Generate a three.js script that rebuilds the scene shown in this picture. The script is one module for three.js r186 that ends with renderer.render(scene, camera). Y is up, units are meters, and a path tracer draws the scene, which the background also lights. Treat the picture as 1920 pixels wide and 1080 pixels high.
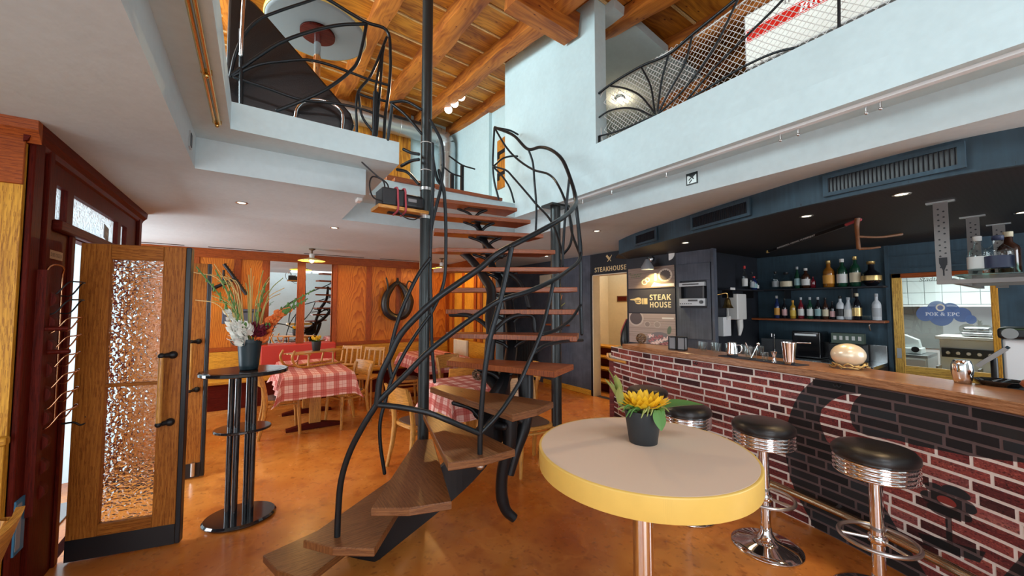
import * as THREE from 'three';
import { RoundedBoxGeometry } from 'three/addons/geometries/RoundedBoxGeometry.js';
import { mergeGeometries } from 'three/addons/utils/BufferGeometryUtils.js';
import { RectAreaLightUniformsLib } from 'three/addons/lights/RectAreaLightUniformsLib.js';

// ---------- camera, sky, daylight, exposure ----------
// Room axes: -Z runs along the room away from the door side, +X towards the bar, y up, metres.
const scene = new THREE.Scene();
const DEG = Math.PI / 180;
const camera = new THREE.PerspectiveCamera(2 * Math.atan(540 / 710) / DEG, 16 / 9, 0.05, 60);
camera.rotation.order = 'YXZ';
camera.position.set(0, 1.6, 0);
camera.rotation.set(Math.atan(35 / 710), -34.06 * DEG, 0);
const renderer = new THREE.WebGLRenderer({ antialias: true });
renderer.toneMapping = THREE.LinearToneMapping;
renderer.toneMappingExposure = 1.0;
renderer.shadowMap.enabled = true;
RectAreaLightUniformsLib.init();
const SKY = new THREE.Color().setRGB(0.86, 0.95, 1.0);
scene.background = SKY;
scene.backgroundIntensity = 1.6;
// daylight entering through each window opening: one soft area light as large as its glass
const col3 = (r, g, b) => new THREE.Color().setRGB(r, g, b);
function windowLight(x, y, z, w, h, towards, power, color = 0xe6f3ff) {
  const l = new THREE.RectAreaLight(color, power, w, h);
  l.position.set(x, y, z); l.lookAt(x + towards[0], y + towards[1], z + towards[2]);
  scene.add(l); return l;
}
const DAY = 0xf2f8ff, BLUE = col3(0.78, 0.95, 1.0);
windowLight(-1.05, 1.45, 2.72, 2.7, 2.0, [0, 0, -1], 4.2, DAY);      // shop front, ground floor
windowLight(4.4, 1.6, 2.72, 2.2, 1.6, [0, 0, -1], 9.0, DAY);         // shop front, behind the bar end
windowLight(0.9, 3.5, 2.72, 4.4, 0.92, [0, 0, -1], 0.7, BLUE);       // shop front, gallery level
windowLight(-2.5, 1.5, -6.5, 1.9, 1.7, [1, 0, 0], 9.0, DAY);         // dining room window
windowLight(0.75, 4.39, 1.47, 1.6, 1.3, [0, -1, 0.001], 13.0, DAY);    // roof window above the front of the hall
windowLight(-2.5, 4.2, -4.2, 3.6, 1.4, [1, 0, 0], 16.0, BLUE);       // gallery windows on the left
windowLight(-2.5, 1.25, -4.15, 0.9, 2.0, [1, 0, 0], 14.0, DAY);      // glazed street door of the porch
windowLight(-2.5, 1.5, -0.4, 3.4, 1.6, [1, 0, 0], 1.2, DAY);         // ground floor windows on the left

// ---------- helpers ----------
let seed = 7;
const rnd = () => { seed = (seed * 1664525 + 1013904223) >>> 0; return seed / 4294967296; };
const rr = (a, b) => a + (b - a) * rnd();
const V = (a) => new THREE.Vector3(a[0], a[1], a[2]);
function clean(g) {
  if (g.index) g = g.toNonIndexed();
  for (const k of Object.keys(g.attributes)) if (!['position', 'normal', 'uv'].includes(k)) g.deleteAttribute(k);
  if (!g.attributes.normal) g.computeVertexNormals();
  if (!g.attributes.uv) g.setAttribute('uv', new THREE.Float32BufferAttribute(new Float32Array(g.attributes.position.count * 2), 2));
  g.morphAttributes = {};
  return g;
}
const box = (w, h, d, x = 0, y = 0, z = 0) => new THREE.BoxGeometry(w, h, d).translate(x, y, z);
const bb = (x0, x1, y0, y1, z0, z1) => box(Math.abs(x1 - x0), Math.abs(y1 - y0), Math.abs(z1 - z0), (x0 + x1) / 2, (y0 + y1) / 2, (z0 + z1) / 2);
const rb = (w, h, d, r, x = 0, y = 0, z = 0, s = 2) => new RoundedBoxGeometry(w, h, d, s, r).translate(x, y, z);
const rbb = (x0, x1, y0, y1, z0, z1, r = 0.006, s = 1) => rb(Math.abs(x1 - x0), Math.abs(y1 - y0), Math.abs(z1 - z0), r, (x0 + x1) / 2, (y0 + y1) / 2, (z0 + z1) / 2, s);
function cyl(a, b, r0, r1 = r0, seg = 16) {
  const A = V(a), B = V(b), d = B.clone().sub(A), g = new THREE.CylinderGeometry(r1, r0, d.length(), seg, 1);
  g.applyQuaternion(new THREE.Quaternion().setFromUnitVectors(new THREE.Vector3(0, 1, 0), d.clone().normalize()));
  return g.translate(...A.add(B).multiplyScalar(0.5).toArray());
}
function tube(pts, r, n = 0, rad = 8, closed = false) {
  const c = new THREE.CatmullRomCurve3(pts.map(V), closed, 'centripetal');
  const g = new THREE.TubeGeometry(c, n || Math.max(6, pts.length * 7), r, rad, closed);
  if (closed) return g;
  return mergeGeometries([clean(g), ...[pts[0], pts[pts.length - 1]].map((p) => clean(new THREE.SphereGeometry(r, rad, 6).translate(...p)))]);
}
// a swept bar whose thickness changes along the way
function taper(pts, radii, n = 40, rad = 10, flat = 1) {
  const c = new THREE.CatmullRomCurve3(pts.map(V), false, 'centripetal'), g = new THREE.TubeGeometry(c, n, 1, rad, false), p = g.attributes.position;
  for (let i = 0; i <= n; i++) {
    const t = i / n, o = c.getPointAt(t), f = t * (radii.length - 1), k = Math.min(radii.length - 2, Math.floor(f)), r = radii[k] + (radii[k + 1] - radii[k]) * (f - k);
    for (let j = 0; j <= rad; j++) { const q = i * (rad + 1) + j; p.setXYZ(q, o.x + (p.getX(q) - o.x) * r, o.y + (p.getY(q) - o.y) * r * flat, o.z + (p.getZ(q) - o.z) * r); }
  }
  g.computeVertexNormals(); return g;
}
const lathe = (prof, seg = 28, at = [0, 0, 0]) => new THREE.LatheGeometry(prof.map((p) => new THREE.Vector2(p[0], p[1])), seg).translate(...at);
const ring = (R, r, at, seg = 32, rad = 8) => new THREE.TorusGeometry(R, r, rad, seg).rotateX(Math.PI / 2).translate(...at);
const ball = (r, at, a = 14, b = 10) => new THREE.SphereGeometry(r, a, b).translate(...at);
// a plate with an outline in plan (x, z), from height y0 to y1
function plate(pts, y0, y1, bev = 0) {
  const s = new THREE.Shape(pts.map((p) => new THREE.Vector2(p[0], -p[1])));
  const o = bev ? { depth: y1 - y0 - 2 * bev, bevelEnabled: true, bevelSize: bev, bevelThickness: bev, bevelOffset: -bev, bevelSegments: 1 } : { depth: y1 - y0, bevelEnabled: false };
  return new THREE.ExtrudeGeometry(s, o).rotateX(-Math.PI / 2).translate(0, y0 + bev, 0);
}
// an outline in (x, y), thick along z from z0 to z1
function slab(pts, z0, z1, holes = [], bev = 0) {
  const s = new THREE.Shape(pts.map((p) => new THREE.Vector2(p[0], p[1])));
  for (const h of holes) s.holes.push(new THREE.Path(h.map((p) => new THREE.Vector2(p[0], p[1]))));
  const o = bev ? { depth: z1 - z0 - 2 * bev, bevelEnabled: true, bevelSize: bev, bevelThickness: bev, bevelOffset: -bev, bevelSegments: 2 } : { depth: z1 - z0, bevelEnabled: false };
  return new THREE.ExtrudeGeometry(s, o).translate(0, 0, z0 + bev);
}
const rect = (x0, x1, y0, y1) => [[x0, y0], [x1, y0], [x1, y1], [x0, y1]];
// uv in metres from the faces' own directions; the grain of wood runs along u
function metric(g, grain = 'y') {
  const p = g.attributes.position, n = g.attributes.normal, uv = g.attributes.uv, A = { x: 0, y: 1, z: 2 }[grain], off = rnd() * 3, off2 = rnd() * 3;
  for (let i = 0; i < p.count; i++) {
    const q = [p.getX(i), p.getY(i), p.getZ(i)], m = [Math.abs(n.getX(i)), Math.abs(n.getY(i)), Math.abs(n.getZ(i))];
    const k = m[0] >= m[1] && m[0] >= m[2] ? 0 : m[1] >= m[2] ? 1 : 2, ax = [0, 1, 2].filter((a) => a !== k);
    const u = ax.includes(A) ? A : ax[0], v = ax.find((a) => a !== u);
    uv.setXY(i, q[u] + off, q[v] + off2);
  }
  return g;
}
const taken = new Map();
function numbered(name) { const n = taken.get(name) ?? 0; taken.set(name, n + 1); return n ? name + '_' + String(n).padStart(3, '0') : name; }
function mesh(parent, name, geos, material, o = {}) {
  if (!Array.isArray(geos)) geos = [geos];
  let g = geos.map(clean); g = g.length > 1 ? mergeGeometries(g) : g[0];
  if (material.userData.metric && !o.keep) g = metric(g, o.grain ?? 'y');
  const m = new THREE.Mesh(g, material);
  m.castShadow = m.receiveShadow = true;
  m.name = parent ? name : numbered(name);
  if (o.label) m.userData.label = o.label;
  if (o.kind) m.userData.kind = o.kind;
  (parent ?? scene).add(m);
  return m;
}
function thing(name, label, category, at = [0, 0, 0], turn = 0, group) {
  const o = new THREE.Group(); o.name = numbered(name); o.position.set(...at); o.rotation.y = turn;
  o.userData = { label, category }; if (group) o.userData.group = group;
  scene.add(o); return o;
}
function solo(name, label, category, geos, material, o = {}) {
  const m = mesh(null, name, geos, material, o);
  m.userData.label = label; m.userData.category = category; if (o.group) m.userData.group = o.group;
  return m;
}
function struct(name, geos, material, o = {}) { const m = mesh(null, name, geos, material, o); m.userData.kind = 'structure'; return m; }
function structGroup(name) { const g = new THREE.Group(); g.name = numbered(name); g.userData.kind = 'structure'; scene.add(g); return g; }
function copy(root, at, turn, label) {
  const r = root.clone(); r.name = numbered(root.name.replace(/_\d{3}$/, '')); r.userData = { ...root.userData };
  r.position.set(...at); r.rotation.y = turn; if (label) r.userData.label = label;
  scene.add(r); return r;
}

// ---------- textures: colour, grain and print only ----------
function hash(x, y, s) { let h = (x * 374761393 + y * 668265263 + s * 974634777) | 0; h = Math.imul(h ^ (h >>> 13), 1274126177); return ((h ^ (h >>> 16)) >>> 0) / 4294967296; }
function vnoise(x, y, px, py, s) {
  const xi = Math.floor(x), yi = Math.floor(y), fx = x - xi, fy = y - yi, u = fx * fx * (3 - 2 * fx), v = fy * fy * (3 - 2 * fy);
  const W = (a, b) => hash(((a % px) + px) % px, ((b % py) + py) % py, s);
  return (W(xi, yi) * (1 - u) + W(xi + 1, yi) * u) * (1 - v) + (W(xi, yi + 1) * (1 - u) + W(xi + 1, yi + 1) * u) * v;
}
function fbm(x, y, px, py, s, o = 4) { let t = 0, a = 0.5, n = 0; for (let i = 0; i < o; i++) { t += a * vnoise(x, y, px, py, s + i); n += a; a *= 0.5; x *= 2; y *= 2; px *= 2; py *= 2; } return t / n; }
function dataTex(w, h, f, srgb = true, rep = [1, 1]) {
  const d = new Uint8Array(w * h * 4);
  for (let y = 0; y < h; y++) for (let x = 0; x < w; x++) {
    const c = f(x / w, y / h), k = (y * w + x) * 4, a = typeof c === 'number' ? [c, c, c] : c;
    for (let i = 0; i < 3; i++) d[k + i] = Math.max(0, Math.min(255, Math.round(a[i] * 255)));
    d[k + 3] = 255;
  }
  const t = new THREE.DataTexture(d, w, h);
  t.wrapS = t.wrapT = THREE.RepeatWrapping; t.magFilter = THREE.LinearFilter; t.minFilter = THREE.LinearMipmapLinearFilter; t.generateMipmaps = true;
  if (srgb) t.colorSpace = THREE.SRGBColorSpace;
  t.repeat.set(...rep); t.needsUpdate = true; return t;
}
function canvasTex(w, h, draw) {
  const c = document.createElement('canvas'); c.width = w; c.height = h; draw(c.getContext('2d'), w, h);
  const t = new THREE.CanvasTexture(c); t.colorSpace = THREE.SRGBColorSpace; t.anisotropy = 4; return t;
}
const mixc = (a, b, t) => a.map((v, i) => v + (b[i] - v) * t);
// fine straight oak: u 1 m by v 0.5 m
const oakTex = dataTex(1024, 512, (u, v) => {
  const warp = fbm(u * 2, v * 4, 2, 4, 3, 3), r = v * 26 + warp * 5, lines = 0.5 + 0.5 * Math.sin(r * 6.283);
  const fine = fbm(u * 8, v * 160, 8, 160, 11, 3), pore = fbm(u * 24, v * 256, 24, 256, 17, 2), big = fbm(u * 3, v * 5, 3, 5, 23, 3);
  return mixc([1, 1, 1], [0.66, 0.57, 0.48], Math.min(1, Math.max(0, 0.28 * lines + 0.55 * (fine - 0.3) + 0.5 * (pore > 0.62 ? 1 : 0) + 0.45 * (big - 0.5))));
}, true, [1, 2]);
// flamed pine veneer: u 1.2 m (up the board) by v 0.6 m
const flameTex = dataTex(1024, 512, (u, v) => {
  const d = Math.abs(v * 2 - 1), w = fbm(u * 3, v * 3, 3, 3, 31, 4), w2 = fbm(u * 10, v * 12, 10, 12, 37, 3);
  const r = d * d * 7 + u * 5 + w * 3.2 + w2 * 0.55, s = r - Math.floor(r), line = Math.pow(s, 2.2);
  const fine = fbm(u * 10, v * 200, 10, 200, 41, 2), tone = fbm(u * 2, v * 2, 2, 2, 43, 3);
  return mixc([1, 1, 1], [0.64, 0.44, 0.28], Math.min(1, Math.max(0, 0.62 * line + 0.4 * (fine - 0.4) + 0.6 * (tone - 0.5))));
}, true, [1 / 1.2, 1 / 0.6]);
// knotty roof boards
const knotTex = dataTex(1024, 512, (u, v) => {
  let k = 0; for (let i = 0; i < 14; i++) { const x = hash(i, 1, 5), y = hash(i, 2, 5), dx = Math.abs(u - x), dy = Math.abs(v - y); const q = Math.hypot(dx * 2.2, dy * 2.6); k = Math.max(k, Math.exp(-q * q * 2600)); }
  const warp = fbm(u * 3, v * 5, 3, 5, 53, 3), r = v * 12 + warp * 4, lines = 0.5 + 0.5 * Math.sin(r * 6.283), fine = fbm(u * 8, v * 180, 8, 180, 59, 3), big = fbm(u * 4, v * 6, 4, 6, 61, 3);
  return mixc([1, 1, 1], [0.46, 0.27, 0.15], Math.min(1, Math.max(0, 0.22 * lines + 0.5 * (fine - 0.35) + 0.9 * (big - 0.5) + k)));
}, true, [0.7, 1.2]);
const floorTex = dataTex(1024, 1024, (u, v) => {
  const a = fbm(u * 5, v * 5, 5, 5, 71, 5), b = fbm(u * 26, v * 26, 26, 26, 73, 4), c = fbm(u * 120, v * 120, 120, 120, 79, 2), vein = Math.abs(fbm(u * 9, v * 9, 9, 9, 83, 5) - 0.5);
  let col = mixc([0.86, 0.56, 0.26], [0.68, 0.34, 0.095], Math.min(1, Math.max(0, (a - 0.32) * 1.9)));
  col = mixc(col, [0.50, 0.22, 0.07], Math.max(0, (b - 0.55) * 1.2));
  col = mixc(col, [0.93, 0.60, 0.28], Math.max(0, 0.10 - vein * 3) * 2.2);
  return mixc(col, [0.30, 0.12, 0.05], Math.max(0, c - 0.68) * 1.2);
}, true, [1 / 3.2, 1 / 3.2]);
const floorRough = dataTex(512, 512, (u, v) => 0.72 + 0.5 * (fbm(u * 12, v * 12, 12, 12, 91, 5) - 0.5), false, [1 / 2.1, 1 / 2.1]);
const plasterBump = dataTex(512, 512, (u, v) => fbm(u * 40, v * 40, 40, 40, 97, 4), false, [0.9, 0.9]);
const paintTex = dataTex(512, 512, (u, v) => 0.965 + 0.05 * (fbm(u * 6, v * 6, 6, 6, 101, 5) - 0.5) + 0.03 * (fbm(u * 60, v * 60, 60, 60, 103, 2) - 0.5), true, [0.5, 0.5]);
const hammerBump = dataTex(512, 512, (u, v) => { const a = fbm(u * 22 + 0.7 * fbm(u * 10, v * 10, 10, 10, 107, 2), v * 15, 22, 15, 109, 2), b = fbm(u * 60, v * 44, 60, 44, 113, 2); return Math.abs(a - 0.5) * 1.5 + 0.22 * b; }, false, [2.1, 2.1]);
const leatherBump = dataTex(256, 256, (u, v) => fbm(u * 40, v * 40, 40, 40, 127, 3), false, [6, 6]);
const slateTex = dataTex(512, 512, (u, v) => { const a = fbm(u * 7, v * 5, 7, 5, 131, 5), b = fbm(u * 5, v * 70, 5, 70, 137, 3); return 0.78 + 0.35 * (a - 0.5) + 0.16 * (b - 0.5); }, true, [0.8, 0.8]);
const plaid = canvasTex(512, 512, (c, w, h) => {
  c.fillStyle = '#eabcb0'; c.fillRect(0, 0, w, h);
  const band = (x, t, a, col = '#b0362e') => { c.fillStyle = col; c.globalAlpha = a; c.fillRect(x, 0, t, h); c.fillRect(0, x, w, t); };
  for (let k = 0; k < 2; k++) { const o = k * 256; band(o + 8, 112, 0.55); band(o + 20, 5, 0.5); band(o + 62, 7, 0.55, '#8c2420'); band(o + 104, 5, 0.5); band(o + 180, 8, 0.5); band(o + 150, 3, 0.35); band(o + 214, 3, 0.35); }
  c.globalAlpha = 0.1; c.fillStyle = '#fff'; for (let i = 0; i < 512; i += 3) { c.fillRect(i, 0, 1, h); c.fillRect(0, i, w, 1); }
});
plaid.wrapS = plaid.wrapT = THREE.RepeatWrapping; plaid.repeat.set(1 / 0.3, 1 / 0.3);
const perfTex = canvasTex(256, 256, (c) => { c.fillStyle = '#fff'; c.fillRect(0, 0, 256, 256); c.fillStyle = '#3c3c3c'; for (let i = 0; i < 8; i++) for (let j = 0; j < 8; j++) { c.beginPath(); c.arc(16 + i * 32, 16 + j * 32, 8, 0, 7); c.fill(); } });
perfTex.wrapS = perfTex.wrapT = THREE.RepeatWrapping; perfTex.repeat.set(5, 5);

// ---------- materials ----------
const col = (r, g, b) => new THREE.Color().setRGB(r, g, b);          // linear
function mat(color, roughness = 0.6, metalness = 0, o = {}) {
  const phys = ['clearcoat', 'transmission', 'sheen', 'ior', 'thickness', 'attenuationColor', 'specularIntensity'].some((k) => k in o);
  const { metric: m, ...rest } = o;
  const r = new (phys ? THREE.MeshPhysicalMaterial : THREE.MeshStandardMaterial)({ color, roughness, metalness, ...rest });
  if (m) r.userData.metric = true;
  return r;
}
const wood = (hex, rough = 0.5, map = oakTex, o = {}) => mat(hex, rough, 0, { map, metric: true, bumpMap: map, bumpScale: 0.0006, ...o });
const M = {
  floor: mat(0xffffff, 0.34, 0, { map: floorTex, roughnessMap: floorRough, metric: true, clearcoat: 0.28, clearcoatRoughness: 0.16 }),
  white: mat(col(0.65, 0.82, 0.86), 0.85, 0, { map: paintTex, bumpMap: plasterBump, bumpScale: 0.0012, metric: true }),
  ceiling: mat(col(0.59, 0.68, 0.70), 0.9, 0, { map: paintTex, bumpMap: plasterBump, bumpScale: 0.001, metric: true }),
  cream: mat(col(0.80, 0.70, 0.52), 0.85, 0, { map: paintTex, metric: true }),
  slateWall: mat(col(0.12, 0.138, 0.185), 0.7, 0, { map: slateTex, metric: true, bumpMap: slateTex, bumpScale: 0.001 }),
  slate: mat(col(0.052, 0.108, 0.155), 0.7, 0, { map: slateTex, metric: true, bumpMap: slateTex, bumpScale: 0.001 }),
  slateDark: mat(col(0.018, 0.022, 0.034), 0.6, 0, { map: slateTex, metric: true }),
  perf: mat(col(0.010, 0.010, 0.014), 0.6, 0, { map: perfTex, metric: true }),
  pine: wood(0xcc7a24, 0.45, flameTex, { specularIntensity: 0.6 }),
  pineDark: wood(0xa85216, 0.45, oakTex, { specularIntensity: 0.6 }),
  yellowWood: wood(0xe0a436, 0.45, oakTex, { specularIntensity: 0.6 }),
  mahogany: wood(0x601606, 0.55, oakTex, { specularIntensity: 0.3 }),
  door: wood(0xb06c28, 0.5, oakTex, { specularIntensity: 0.5 }),
  tread: wood(0x8a5a34, 0.4, oakTex, { clearcoat: 0.3, clearcoatRoughness: 0.25 }),
  treadRed: wood(0xa85a2c, 0.4, oakTex, { clearcoat: 0.3, clearcoatRoughness: 0.25 }),
  counter: wood(0xbc8a64, 0.3, oakTex, { clearcoat: 0.4, clearcoatRoughness: 0.15 }),
  chair: wood(0xe0a24a, 0.35, oakTex, { clearcoat: 0.3, clearcoatRoughness: 0.2 }),
  roof: wood(0xd68a24, 0.55, knotTex), roofB: wood(0xc0761c, 0.55, knotTex), roofC: wood(0xe09832, 0.55, knotTex),
  beam: wood(0xc87626, 0.6, knotTex), batten: wood(0xffdca0, 0.55, oakTex),
  steel: mat(col(0.02, 0.024, 0.028), 0.36, 0.55), iron: mat(col(0.014, 0.014, 0.016), 0.42, 0.4),
  column: mat(col(0.045, 0.052, 0.053), 0.38, 0.6),
  chrome: mat(col(0.86, 0.86, 0.87), 0.07, 1), satin: mat(col(0.62, 0.62, 0.62), 0.3, 1), brass: mat(col(0.75, 0.5, 0.18), 0.25, 1),
  zinc: mat(col(0.5, 0.52, 0.53), 0.34, 0.9), strapSteel: mat(col(0.2, 0.185, 0.18), 0.45, 0.4), stainless: mat(col(0.62, 0.64, 0.66), 0.24, 1),
  black: mat(col(0.012, 0.012, 0.014), 0.4), blackGloss: mat(col(0.01, 0.01, 0.012), 0.12, 0, { clearcoat: 0.6, clearcoatRoughness: 0.05 }), rubber: mat(col(0.008, 0.009, 0.012), 0.35),
  leather: mat(col(0.010, 0.010, 0.011), 0.3, 0, { bumpMap: leatherBump, bumpScale: 0.0006, clearcoat: 0.25, clearcoatRoughness: 0.25 }),
  cloth: mat(0xffffff, 0.9, 0, { map: plaid, metric: true, side: THREE.DoubleSide }),
  red: mat(col(0.52, 0.035, 0.02), 0.55), pad: mat(col(0.10, 0.05, 0.035), 0.8),
  laminate: mat(col(0.75, 0.575, 0.44), 0.4), yellowRim: mat(col(0.86, 0.56, 0.13), 0.4, 0, { map: paintTex, metric: true, clearcoat: 0.15, clearcoatRoughness: 0.3 }),
  plastic: mat(col(0.78, 0.77, 0.74), 0.4), whiteGloss: mat(col(0.82, 0.83, 0.84), 0.2), grey: mat(col(0.26, 0.26, 0.27), 0.6),
  glass: mat(0xffffff, 0.02, 0, { transmission: 1, thickness: 0, ior: 1.5 }), pane: mat(0xffffff, 0.0, 0, { transmission: 1, thickness: 0, ior: 1.45 }),
  hammered: mat(col(0.95, 0.95, 0.93), 0.06, 0, { transmission: 1, thickness: 0.006, ior: 1.45, bumpMap: hammerBump, bumpScale: 0.005, metric: true }),
  frosted: mat(col(0.9, 0.94, 0.95), 0.9, 0, { transmission: 0.75, thickness: 0, ior: 1.45, bumpMap: hammerBump, bumpScale: 0.01, metric: true }),
  mirror: mat(col(0.92, 0.93, 0.93), 0.01, 1), tile: mat(col(0.78, 0.84, 0.84), 0.2), grout: mat(col(0.3, 0.33, 0.33), 0.8),
  leaf: mat(col(0.09, 0.22, 0.045), 0.55, 0, { side: THREE.DoubleSide }), leafPale: mat(col(0.32, 0.36, 0.10), 0.6, 0, { side: THREE.DoubleSide }), straw: mat(col(0.62, 0.42, 0.15), 0.7, 0, { side: THREE.DoubleSide }),
  petalY: mat(col(0.93, 0.58, 0.02), 0.6, 0, { side: THREE.DoubleSide }), petalW: mat(col(0.86, 0.86, 0.80), 0.6, 0, { side: THREE.DoubleSide }), petalO: mat(col(0.88, 0.25, 0.06), 0.6, 0, { side: THREE.DoubleSide }), petalR: mat(col(0.17, 0.012, 0.03), 0.6, 0, { side: THREE.DoubleSide }),
  bucket: mat(col(0.012, 0.028, 0.036), 0.42, 0.2), darkpot: mat(col(0.022, 0.027, 0.032), 0.5), twig: mat(col(0.15, 0.085, 0.045), 0.7), gold: mat(col(0.62, 0.43, 0.17), 0.35, 0.8), egg: mat(col(0.84, 0.70, 0.50), 0.3, 0.3, { clearcoat: 0.4, clearcoatRoughness: 0.15 }),
  doorYellow: wood(0xf2c45a, 0.45, oakTex),
  hifi: mat(col(0.3, 0.31, 0.32), 0.35, 0.3),
  copper: mat(col(0.75, 0.42, 0.24), 0.2, 1), strap: mat(col(0.42, 0.06, 0.08), 0.7), mortar: mat(col(0.72, 0.66, 0.61), 0.9),
};
const glow = (r, g, b, k = 1) => new THREE.MeshStandardMaterial({ color: 0x000000, emissive: col(r, g, b), emissiveIntensity: k, roughness: 1 });
// ---------- the shell ----------
const wallX = (x0, x1, za, zb, y0, y1, holes = []) => slab(rect(-zb, -za, y0, y1), x0, x1, holes.map(([a, b, c, d]) => rect(-b, -a, c, d))).rotateY(Math.PI / 2);
const wallZ = (z0, z1, xa, xb, y0, y1, holes = []) => slab(rect(xa, xb, y0, y1), z0, z1, holes.map(([a, b, c, d]) => rect(a, b, c, d)));
struct('floor', bb(-2.75, 9.6, -0.12, 0, -8.05, 2.95), M.floor);
const LOW = 2.55, SOF = 2.77, UP = 2.955;
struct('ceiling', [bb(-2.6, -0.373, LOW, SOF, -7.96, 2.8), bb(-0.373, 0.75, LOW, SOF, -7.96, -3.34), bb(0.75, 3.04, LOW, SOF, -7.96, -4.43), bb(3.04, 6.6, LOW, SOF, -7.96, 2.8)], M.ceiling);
struct('ceiling', [bb(-2.6, -0.17, SOF, UP, -7.2, 2.8), bb(-0.17, 0.945, SOF, UP, -7.2, -3.06), bb(0.945, 2.79, SOF, UP, -7.2, -4.06), bb(2.79, 6.6, SOF, UP, -7.2, 2.8)], M.white);
struct('ceiling', bb(6.6, 9.6, 2.45, 2.6, -4.2, 2.8), M.white);
struct('wall_left', wallX(-2.75, -2.6, -8.0, 2.8, 0, 5.8, [[-7.45, -5.55, 0.65, 2.35], [-4.6, -3.7, 0.06, 2.2], [-2.1, 1.3, 0.7, 2.3], [-6.0, -2.4, 3.5, 4.9]]), M.white);
struct('wall_front', wallZ(2.8, 2.95, -2.75, 9.6, 0, 5.8, [[-2.4, 0.3, 0.45, 2.45], [3.3, 5.5, 0.8, 2.4], [-1.3, 3.1, 3.04, 3.96]]), M.white);
struct('wall_back', wallZ(-8.05, -7.9, -2.75, 5.2, 0, 2.77), M.white);
struct('wall_back', wallZ(-7.3, -7.15, 2.42, 3.5, UP, 5.9), M.white);
struct('wall_right', [wallX(3.24, 3.5, -7.15, -5.5, UP, 5.9), wallX(3.3, 3.5, -5.5, -4.26, UP, 5.9)], M.white);
struct('wall_right', wallX(6.6, 6.75, -7.3, 2.8, UP, 5.9), M.white);
struct('wall_right', [bb(2.79, 3.5, UP, 5.6, -4.3, -4.26), bb(2.79, 2.95, UP, 5.4, -4.26, -2.62), bb(2.79, 2.93, UP, 3.235, -2.62, 2.8)], M.white);
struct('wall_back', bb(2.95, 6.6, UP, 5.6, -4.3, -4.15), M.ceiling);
// plaster soffit over the right gallery
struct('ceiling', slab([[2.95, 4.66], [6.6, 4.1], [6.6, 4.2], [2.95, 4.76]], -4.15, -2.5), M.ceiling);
// windows: frames and panes that close the openings
let winN = 0;
function windowX(za, zb, y0, y1, bars) {
  const g = structGroup('window_' + ++winN), f = 0.06;
  mesh(g, 'window_frame', [bb(-2.7, -2.64, y0, y0 + f, za, zb), bb(-2.7, -2.64, y1 - f, y1, za, zb), ...Array.from({ length: bars + 1 }, (_, i) => { const z = za + (zb - za - f) * i / bars; return bb(-2.7, -2.64, y0, y1, z, z + f); })], M.whiteGloss);
  mesh(g, 'window_pane', bb(-2.672, -2.668, y0, y1, za, zb), M.pane);
}
windowX(-7.45, -5.55, 0.65, 2.35, 2); windowX(-4.6, -3.7, 0.06, 2.2, 1); windowX(-2.1, 1.3, 0.7, 2.3, 3); windowX(-6.0, -2.4, 3.5, 4.9, 4);
for (const [xa, xb, y0, y1, n] of [[-2.4, 0.3, 0.45, 2.45, 2], [3.3, 5.5, 0.8, 2.4, 2], [-1.3, 3.1, 3.04, 3.96, 4]]) {
  const g = structGroup('window_' + ++winN), f = 0.07;
  mesh(g, 'window_frame', [bb(xa, xb, y0, y0 + f, 2.84, 2.9), bb(xa, xb, y1 - f, y1, 2.84, 2.9), ...Array.from({ length: n + 1 }, (_, i) => { const x = xa + (xb - xa - f) * i / n; return bb(x, x + f, y0, y1, 2.84, 2.9); })], M.whiteGloss);
  mesh(g, 'window_pane', bb(xa, xb, y0, y1, 2.868, 2.872), M.pane);
}

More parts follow.
